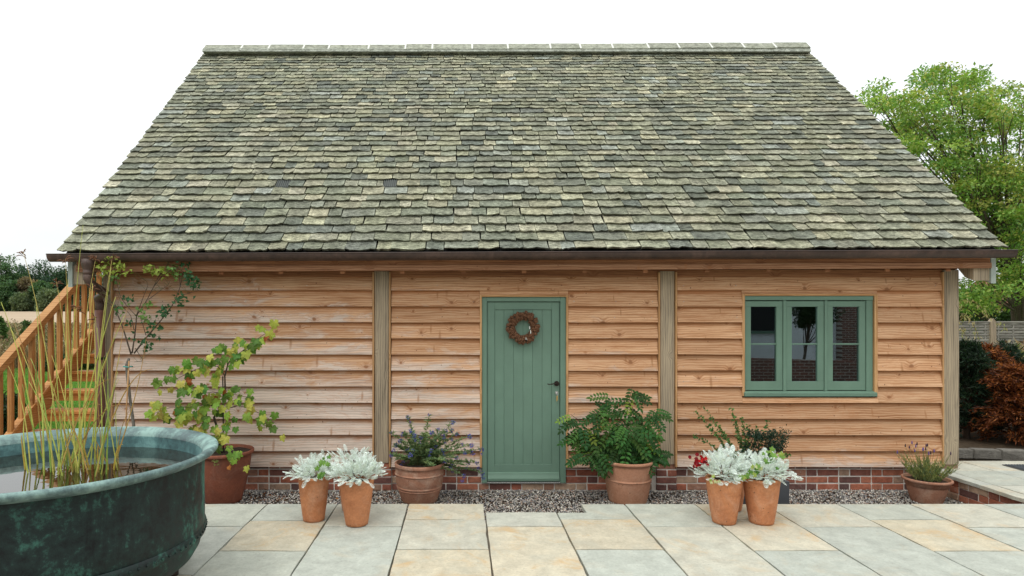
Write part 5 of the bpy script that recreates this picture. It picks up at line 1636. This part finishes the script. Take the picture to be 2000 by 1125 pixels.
while z < 2.5:
    yy = 6.53 + (z - .369 + .11) / slope
    MB().box(XS + .026, XL - .062, yy - .02, yy + .25, z - .035, z, .004).build('tread', M['stair_x'], ST)
    MB().box(XS + .026, XL - .062, yy + .01, yy + .03, z - .12, z - .036, .003).build('riser', M['stair_x'], ST)
    z += .197
MB().box(XS - .02, XL - .01, yb, yb + 1.2, szl(yb) - .06, szl(yb) - .02, .004).build('landing', M['stair_x'], ST)
for xx, yy in ((XS, yb + .05), (XS, yb + 1.1), (XL - .1, yb + 1.1)):
    MB().box(xx - .045, xx + .045, yy - .045, yy + .045, -.3, szl(yb) - .061, .004).build('post', M['stair'], ST)

# ------------------------------------------------------------------ vegetation generators
def crown_mesh(clumps, n_per, leaf, pal, flat=.6, dens=1.0):
    """clumps: (x,y,z,r)"""
    C, Rr = [], []
    for (x, y, z, r) in clumps:
        k = max(4, int(n_per * dens))
        d = rnd_dirs(k) * (NR.random((k, 1)) ** .45) * r
        d[:, 2] *= flat
        C.append(np.array([x, y, z]) + d); Rr.append(d)
    c = np.concatenate(C); o = np.concatenate(Rr); n = len(c)
    tint = np.repeat(NR.uniform(.75, 1.2, len(clumps)), [len(x) for x in C])[:, None]
    hue = np.repeat(NR.integers(0, len(pal), len(clumps)), [len(x) for x in C])
    pal = np.array(pal); pick = np.where(NR.random(n) < .6, hue, NR.integers(0, len(pal), n))
    col = pal[pick] * tint * NR.uniform(.8, 1.2, (n, 1))
    L = leaf * NR.uniform(.7, 1.3, n)
    return leaf_arrays(c, unit(o) * .5 + rnd_dirs(n), rnd_dirs(n) * .8 + np.array([0, -.2, 1.0]), L, L * .5, col)

def make_tree(name, label, base, H, clumps, n_per, leaf, pal, trunk_r, cat='tree', group=None, flat=.6, limbs=14, bark='bark', limb_r=None):
    T = thing(name, base, label, cat, group)
    m = MB(); b = Vector(base); cx = np.mean([c[0] for c in clumps]); cy = np.mean([c[1] for c in clumps])
    top = Vector((cx, cy, b.z + H * .8))
    tk = [b.lerp(top, t) + Vector((math.sin(t * 4) * .03 * H, math.cos(t * 5) * .02 * H, 0)) * (t) for t in np.linspace(0, 1, 8)]
    m.tube(tk, [trunk_r * (1 - .8 * k / 7) for k in range(8)], 8)
    m.build('trunk', M[bark], T, True)
    m = MB()
    sel = clumps if len(clumps) <= limbs else R.sample(clumps, limbs)
    for (x, y, z, r) in sel:
        e = Vector((x, y, z)); t = min(.85, max(.25, (z - b.z) / H * .7)); s0 = tk[int(t * 7)]
        mid = s0.lerp(e, .5) + Vector((0, 0, -.06 * H * R.random()))
        m.tube([s0, s0.lerp(mid, .5), mid, mid.lerp(e, .5), e], [(limb_r or trunk_r * .35) * q for q in (1, .8, .6, .4, .15)], 5)
        for w in range(3):
            d = Vector((R.gauss(0, 1), R.gauss(0, 1), R.gauss(0, .6))).normalized() * r * 1.1
            m.tube([mid.lerp(e, .6), e + d * .6, e + d], [(limb_r or trunk_r * .35) * q for q in (.3, .2, .06)], 4)
    m.build('branches', M[bark], T, True)
    v, f, cc = crown_mesh(clumps, n_per, leaf, pal, flat)
    tag(np_obj('crown', v, f, cc, M['leaf'], T), kind='stuff')
    return T

def blob_clumps(cx, cy, cz, rx, ry, rz, n, r0, r1):
    out = []
    for _ in range(n):
        d = Vector((R.gauss(0, 1), R.gauss(0, 1), R.gauss(0, 1))).normalized() * (R.random() ** .4)
        out.append((cx + d.x * rx, cy + d.y * ry, cz + d.z * rz, R.uniform(r0, r1)))
    return out

# big tree at right
YT = 20.0
ell = [(1712, 195, 20, 30, 7), (1740, 240, 40, 50, 10), (1795, 215, 55, 60, 22), (1832, 165, 36, 36, 16), (1905, 175, 34, 36, 15), (1880, 220, 60, 50, 18), (1960, 215, 45, 45, 20), (2040, 240, 70, 60, 22), (2100, 300, 90, 80, 20),
       (1820, 290, 90, 55, 34), (1930, 300, 90, 60, 34), (2030, 340, 90, 70, 26), (1860, 370, 90, 55, 32), (1960, 390, 90, 60, 34), (1940, 450, 90, 55, 32), (2060, 450, 100, 80, 24), (1990, 510, 80, 50, 26), (1930, 570, 80, 40, 26), (2050, 570, 90, 50, 20), (1830, 460, 80, 60, 12)]
cl_ = []
for (px, py, rx_, ry_, n) in ell:
    for _ in range(n):
        a = R.random() * 6.28; q = R.random() ** .5; yy = YT + R.uniform(-2.2, 2.2)
        p = P(px + math.cos(a) * q * rx_, py + math.sin(a) * q * ry_, yy)
        cl_.append((p.x, p.y, p.z, R.uniform(.30, .62)))
make_tree('broadleaf_tree', 'large airy light green tree rising behind the right end of the roof', (PX(2010, YT), YT, -.3), 9, cl_, 115, .115,
          [(.22, .38, .07), (.27, .44, .09), (.34, .46, .10), (.17, .32, .065), (.40, .42, .11), (.15, .30, .065)], .28, limbs=90, limb_r=.04, flat=.5)
# darker growth beyond the fence
def small_tree_px(name, label, px, py_top, Y, w_px, base_z, n, n_per, leaf, pal, cat='tree', group=None, aspect=None):
    x = PX(px, Y); zt = PZ(py_top, Y); w = w_px / 1200 * Y / 2
    H = zt - base_z; rzz = H * .42; cz = zt - rzz
    if aspect: rzz = H * aspect; cz = zt - rzz
    c = blob_clumps(x, Y, cz, w * .82, w * .7, rzz * .86, n, w * .22, w * .38)
    return make_tree(name, label, (x, Y, base_z), H, c, n_per, leaf, pal, max(.04, H * .025), cat, group, flat=.75, limbs=12)
small_tree_px('shrub', 'dark green bush behind the woven fence at the right', 1955, 575, 23, 120, -.3, 60, 130, .14, [(.03, .07, .025), (.045, .10, .03), (.06, .12, .035)], 'shrub', aspect=.5)
small_tree_px('shrub', 'mid green bush right behind the corner post and woven fence', 1890, 540, 26, 130, -.3, 60, 130, .15, [(.05, .12, .03), (.07, .15, .035), (.09, .17, .04)], 'shrub', aspect=.5)

# woven fence
YF2 = 16.0
FN = thing('hurdle_fence', (PX(1935, YF2), YF2, -.3), 'weathered woven hurdle fence with a pointed post behind the right shrubs', 'fence')
m = MB(); xp = PX(1937, YF2)
for xx, tp in ((xp, 622), (xp - 1.9, 622), (xp + 1.9, 622), (xp + 3.8, 622)):
    z1 = PZ(tp, YF2)
    m = MB(); m.prism([(xx - .07, -.3), (xx + .07, -.3), (xx + .07, z1 - .09), (xx, z1), (xx - .07, z1 - .09)], YF2 - .06, YF2 + .06, 'Y'); m.build('post', M['oak_post'], FN)
for p0 in (xp - 1.83, xp + .07, xp + 1.97):
    nS = 22
    for i in range(nS):
        z0_ = -.12 + i * .0725; vs = []; fs = []
        for q in range(19):
            x = p0 + 1.76 * q / 18; yy = YF2 + .012 * math.sin(q * PI / 2 + i * PI)
            vs += [(x, yy - .006, z0_), (x, yy - .009, z0_ + .03), (x, yy - .006, z0_ + .058), (x, yy + .006, z0_ + .03)]
        for q in range(18):
            for w in range(4):
                a = q * 4 + w; b_ = q * 4 + (w + 1) % 4
                fs.append((a, b_, b_ + 4, a + 4))
        m = MB(); m.add(vs, fs); m.build('slat', M['fence'], FN)
    for q in range(5):
        x = p0 + .1 + q * .39; MB().box(x - .014, x + .014, YF2 - .012, YF2 + .012, -.2, PZ(634, YF2)).build('upright', M['fence'], FN)
    MB().box(p0 - .02, p0 + 1.78, YF2 - .03, YF2 + .03, 1.475 - .02, 1.49, .004).build('top_rail', M['fence'], FN)

# distant house at far right
hx = PX(2012, 34)
HS = thing('distant_house', (hx, 36, -.3), 'pale house with a red brown tiled roof glimpsed beyond the fence at far right', 'house')
MB().box(hx - 1.0, hx + 4, 34, 38, -.3, 2.1).build('wall', M['white_paint'], HS)
m = MB(); m.prism([(33.6, 2.05), (36, 3.9), (38.4, 2.05)], hx - 1.2, hx + 4.2, 'X'); 
RFH = m.build('roof', flat_mat('red_tiles', (.24, .10, .065), .9, 0, .35, 6, .5), HS)
MB().box(hx - .7, hx - .1, 33.97, 34.0, .9, 1.7).build('window', M['planter'], HS)

# conifers: brown and dark
def conifer(name, label, x, y, z, rx_, ry_, h, n, pal, seed_dir=(0, 0, -.3), group=None):
    T = thing(name, (x, y, z), label, 'shrub', group)
    m = MB(); m.tube([(x, y, z), (x + .03, y, z + h * .8)], [.04, .01], 7)
    cs_, ds_ = [], []
    for k in range(n):
        t = R.random() ** .8; zz = z + h * (.06 + .92 * t); a = R.uniform(0, 6.28)
        prof = math.sin(min(1, (t * .9 + .28)) * PI) ** .6 if t < .75 else math.cos((t - .75) / .25 * 1.35) * .78
        r = max(.05, prof) * R.uniform(.45, 1.12)
        e = Vector((x + math.cos(a) * r * rx_, y + math.sin(a) * r * ry_, zz))
        s0 = Vector((x, y, z + (zz - z) * .75)); mid = s0.lerp(e, .6) + Vector((0, 0, .04))
        if k % 3 == 0: m.tube([s0, mid, e], [.008, .005, .002], 4)
        dirn = (e - s0).normalized()
        ns = 26
        for q in range(ns):
            u_ = q / ns
            p = mid.lerp(e, u_ * 1.25) + Vector((R.gauss(0, .018), R.gauss(0, .018), R.gauss(0, .014) - .05 * u_ * u_))
            cs_.append(list(p)); ds_.append([dirn.x + R.gauss(0, .6), dirn.y + R.gauss(0, .6), dirn.z * .5 + R.gauss(0, .5) + seed_dir[2]])
    m.build('stem', M['bark'], T, True)
    c = np.array(cs_); d = np.array(ds_); nn_ = len(c)
    tint = np.repeat(NR.uniform(.6, 1.25, n), 26)[:, None]
    col = np.array(pal)[NR.integers(0, len(pal), nn_)] * tint
    v, f, cc = leaf_arrays(c, d, rnd_dirs(nn_), NR.uniform(.04, .10, nn_), NR.uniform(.010, .018, nn_), col)
    tag(np_obj('foliage', v, f, cc, M['leaf'], T), kind='stuff')
BR = [(.26, .075, .022), (.42, .15, .04), (.14, .04, .017), (.07, .025, .014), (.26, .085, .028)]
DG = [(.012, .03, .018), (.02, .045, .022), (.03, .06, .03)]
def at(px, Y): return PX(px, Y)
conifer('conifer', 'rust brown dying conifer at the right edge of the picture, the largest', at(1985, 8.0), 8.0, -.07, .50, .5, 1.05, 600, BR)
conifer('conifer', 'smaller rust brown conifer leaning by the dark one near the corner post', at(1932, 8.6), 8.6, -.07, .30, .30, 1.30, 260, BR)
conifer('conifer', 'blackish green conifer right beside the corner post', at(1888, 8.3), 8.3, -.07, .30, .34, 1.36, 380, DG)
conifer('conifer', 'dark green conifer peeping above the rust brown ones', at(1965, 9.2), 9.2, -.07, .35, .35, 1.32, 260, DG)
conifer('conifer', 'rust brown conifer cut off by the right edge of the picture', at(2060, 8.3), 8.3, -.07, .5, .45, 1.1, 380, BR)

# weeping twig shrub
WP = thing('weeping_shrub', P(1885, 900, 9.6), 'pale narrow leaved weeping branch arching beside the corner post above the conifers', 'shrub')
for pl in ([(1855, 760), (1860, 620), (1880, 582), (1905, 590), (1930, 615), (1958, 640)], [(1858, 760), (1864, 640), (1885, 612), (1905, 640), (1913, 665)], [(1856, 760), (1862, 650), (1878, 640), (1888, 660)]):
    pts = [P(a, b_, 9.6 - .2 * k / 5) for k, (a, b_) in enumerate(pl)]
    pp = polyline(pts, 24); m = MB(); m.tube(pp, [.008 - .006 * k / 23 for k in range(24)], 5, (.2, .15, .06))
    nl = 90; idx = NR.integers(8, 24, nl); cen = np.array([list(pp[i]) for i in idx]) + NR.normal(size=(nl, 3)) * .02
    dd = NR.normal(size=(nl, 3)) * .4 + np.array([.1, 0, -1])
    v, f, cc = leaf_arrays(cen, dd, rnd_dirs(nl), NR.uniform(.05, .08, nl), .014, np.array([[.42, .42, .2], [.28, .32, .12], [.5, .42, .22]])[NR.integers(0, 3, nl)])
    n0 = len(m.v); m.v += [tuple(x) for x in v]; m.c += [tuple(x) for x in cc]; m.f += [tuple(int(q) + n0 for q in x) for x in f]
    m.build('branch', M['leaf'], WP)

# grasses -----------------------------------------------------------------------------
def blades(name, label, n, xr, yr, hr, w, pal, zfun=None, lean=.25, heads=0, cat='grass', wedge=None, head_cols=None):
    x = NR.uniform(*xr, n); y = yr[0] + (yr[1] - yr[0]) * NR.random(n)
    if wedge: x = y * NR.uniform(wedge[0], wedge[1], n)
    z = terrain(x, y) if zfun is None else zfun(x, y)
    h = NR.uniform(*hr, n); a = NR.uniform(0, 2 * PI, n)
    patch = .75 + .5 * (np.sin(x * 1.3 + y * .7) * np.cos(x * .5 - y * 1.1) * .5 + .5)
    h = h * patch
    dx, dy = np.cos(a) * w, np.sin(a) * w * .4
    lx, ly = NR.normal(size=n) * lean * h, NR.normal(size=n) * lean * h
    v0 = np.stack([x - dx, y - dy, z], 1); v1 = np.stack([x + dx, y + dy, z], 1)
    v2 = np.stack([x + lx * .4 + dx * .7, y + ly * .4, z + h * .6], 1); v3 = np.stack([x + lx, y + ly, z + h], 1)
    v = np.stack([v0, v1, v2, v3], 1).reshape(-1, 3); i = np.arange(n)[:, None] * 4
    f = np.concatenate([i + np.array([[0, 1, 2]]), i + np.array([[0, 2, 3]])], 0)
    pal = np.array(pal); mixp = (np.sin(x * .8) * np.cos(y * .6) * .5 + .5)
    idx = np.clip((mixp * len(pal) + NR.normal(size=n) * 1.2), 0, len(pal) - 1).astype(int)
    col = np.repeat(pal[idx] * NR.uniform(.75, 1.2, (n, 1)), 4, 0)
    if heads:
        s_ = NR.integers(0, n, heads); c = v3[s_]
        hp_ = np.array(head_cols or [[.12, .07, .04], [.4, .34, .22], [.22, .14, .08]])
        v_, f_, c_ = leaf_arrays(np.repeat(c, 3, 0) + NR.normal(size=(heads * 3, 3)) * .02, rnd_dirs(heads * 3), rnd_dirs(heads * 3), .10, .05, hp_[NR.integers(0, len(hp_), heads * 3)])
        f = np.concatenate([f, f_ + len(v)]); v = np.concatenate([v, v_]); col = np.concatenate([col, c_])
    tag(np_obj(name, v, f, col, M['leaf']), label, cat, kind='stuff')
blades('lawn_grass', 'short bright green lawn behind the timber stairs', 52000, None or (-20, -4), (8.5, 23.0), (.03, .07), .012, [(.08, .20, .03), (.11, .26, .04), (.14, .29, .05)], wedge=(-.86, -.52))
blades('meadow', 'tall dry brown meadow grass beyond the lawn', 42000, None or (-40, -10), (22.5, 44), (.45, 1.05), .018, [(.30, .23, .13), (.38, .30, .19), (.24, .18, .10), (.12, .16, .05), (.10, .14, .05)], lean=.2, heads=9000, cat='meadow', wedge=(-.88, -.50))
blades('wild_grasses', 'dry tangled grasses in front of the woven fence at right', 9000, (7, 18), (10.5, 15.5), (.4, .95), .009, [(.36, .28, .14), (.28, .28, .09), (.18, .24, .06), (.40, .30, .16)], lean=.35, heads=1500, wedge=(.74, 1.15))

# undergrowth by the stairs, dark shrubs
small_tree_px('shrub', 'dark clipped shrub at the bottom left behind the stair balustrade', 10, 752, 9.5, 85, -.3, 34, 150, .06, [(.015, .04, .015), (.025, .06, .02), (.035, .075, .025)], 'shrub', aspect=.5)
small_tree_px('shrub', 'green bramble bush in the meadow behind the handrail', 52, 622, 30, 36, -.1, 26, 110, .13, [(.05, .10, .03), (.07, .14, .04), (.10, .16, .05)], 'shrub', aspect=.5)
small_tree_px('shrub', 'leafy bush standing at the left edge of the meadow', 2, 600, 27, 26, -.1, 22, 110, .13, [(.07, .14, .04), (.09, .18, .05), (.12, .2, .06)], 'shrub', aspect=.5)
small_tree_px('shrub', 'dark low bush at the lawn edge seen between the balusters', 150, 690, 22, 60, -.25, 26, 110, .1, [(.03, .07, .02), (.045, .09, .03), (.07, .12, .04)], 'shrub', aspect=.5)
small_tree_px('shrub', 'dull green bush at the lawn edge behind the handrail', 95, 705, 21.5, 60, -.25, 22, 110, .1, [(.04, .08, .03), (.06, .10, .035), (.09, .12, .05)], 'shrub', aspect=.5)

# far trees beyond the field
far = [(2, 484, 118, 76, 'tall hazy green tree at the far left edge beyond the field', 0), (88, 500, 124, 120, 'broad dark tree beyond the field, the widest of the row', 1), (38, 515, 135, 60, 'dark blue green tree set back between the two big far ones', 1),
       (52, 534, 112, 56, 'autumn tinged brownish tree in the far row', 2), (20, 540, 110, 46, 'mid green low tree under the tall far left one', 0), (82, 548, 108, 50, 'rounded green bush tree below the broad dark far tree', 0),
       (100, 566, 104, 62, 'olive green round bush at the edge of the pale field', 3), (135, 520, 126, 90, 'dark tree behind the handrail top beyond the field', 1), (185, 515, 128, 100, 'dark far tree showing between stair and downpipe', 1), (42, 570, 106, 40, 'pale olive scrub at the foot of the far trees', 3), (-45, 505, 118, 90, 'far tree just outside the left edge of the field view', 0)]
pals = [[(.06, .125, .055), (.08, .155, .06), (.10, .18, .07)], [(.03, .075, .045), (.045, .10, .05), (.06, .12, .055)], [(.19, .15, .085), (.14, .13, .075), (.22, .17, .09)], [(.12, .165, .08), (.155, .195, .095), (.095, .14, .07)]]
for (px, py, Y, w, lab, pk) in far:
    bz = float(terrain(np.array(0.0), np.array(float(Y)))) - .2
    small_tree_px('distant_tree', lab, px, py, Y, w, bz, 60, 120, .42, pals[pk], 'tree', 'trees beyond the field', aspect=.5)
# far hedge
hc = []
for k in range(90):
    px = -60 + 290 * k / 89 + R.uniform(-2, 2); Y = 111 + R.uniform(-2, 2); x = PX(px, Y)
    hc.append((x, Y, PZ(601 + R.uniform(-4, 3), Y), R.uniform(.9, 1.5)))
v, f, cc = crown_mesh(hc, 90, .35, [(.02, .045, .025), (.035, .065, .03), (.05, .08, .035)], .8)
HG = thing('hedge', (PX(90, 111), 111, 2.6), 'long dark hedge along the far side of the pale field', 'hedge')
tag(np_obj('foliage', v, f, cc, M['leaf'], HG), kind='stuff')
# right side backdrop beyond the big tree
small_tree_px('distant_tree', 'dull green tree mass low behind the distant house at right', 2080, 560, 48, 260, -.1, 60, 120, .3, pals[0], 'tree', aspect=.5)

# ------------------------------------------------------------------ what the window glass mirrors: the house across the yard
HO = thing('opposite_house', (11.5, -10, -.2), 'white rendered and brick house across the yard mirrored in the window panes', 'house')
def brick_tex_mat():
    m, nt, b, out = newmat('house_brick'); h = N(nt)
    t = h.n('ShaderNodeTexBrick'); g = h.n('ShaderNodeNewGeometry'); s = h.n('ShaderNodeSeparateXYZ'); cmb = h.n('ShaderNodeCombineXYZ')
    h.l(g.outputs['Position'], s.inputs[0]); h.l(s.outputs[0], cmb.inputs[0]); h.l(s.outputs[2], cmb.inputs[1]); h.l(cmb.outputs[0], t.inputs['Vector'])
    t.inputs['Scale'].default_value = 1; t.inputs['Brick Width'].default_value = .225; t.inputs['Row Height'].default_value = .075; t.inputs['Mortar Size'].default_value = .008
    t.inputs['Color1'].default_value = (.20, .075, .05, 1); t.inputs['Color2'].default_value = (.12, .055, .04, 1); t.inputs['Mortar'].default_value = (.4, .37, .33, 1)
    h.l(t.outputs['Color'], b.inputs['Base Color']); b.inputs['Roughness'].default_value = .9
    return m
M['house_brick'] = brick_tex_mat()
MB().box(6.5, 12.7, -10, -8, -.2, 5.0).build('wall', M['white_paint'], HO)
MB().box(12.71, 17.5, -10, -7.7, -.2, 5.0).build('wall', M['house_brick'], HO)
MB().prism([(-10.4, 4.95), (-7.4, 4.95), (-9, 7.0)], 6.2, 17.8, 'X').build('roof', flat_mat('grey_slates', (.1, .1, .11), .8), HO)
wq = MB().box(9.7, 10.8, -8.03, -7.97, 1.15, 2.4).build('window', M['dark'], HO)
MB().box(9.62, 10.88, -8.0, -7.93, 1.06, 1.14).build('sill', M['green'], wq)
LW = thing('low_brick_wall', (9.5, -2.6, -.05), 'low brick wall across the yard mirrored in the lower window panes', 'wall')
m = MB(); m.prism([(5.5, -.05), (14.5, -.05), (14.5, .36), (9, .52), (5.5, .62)], -2.75, -2.5, 'Y'); m.build('brickwork', M['house_brick'], LW)
make_tree('lollipop_tree', 'small round headed tree across the yard mirrored in the middle window casement', (9.3, -4, 0), 2.4, blob_clumps(9.5, -4, 1.85, .62, .55, .5, 40, .15, .3), 170, .07, [(.03, .06, .02), (.05, .09, .03)], .05)
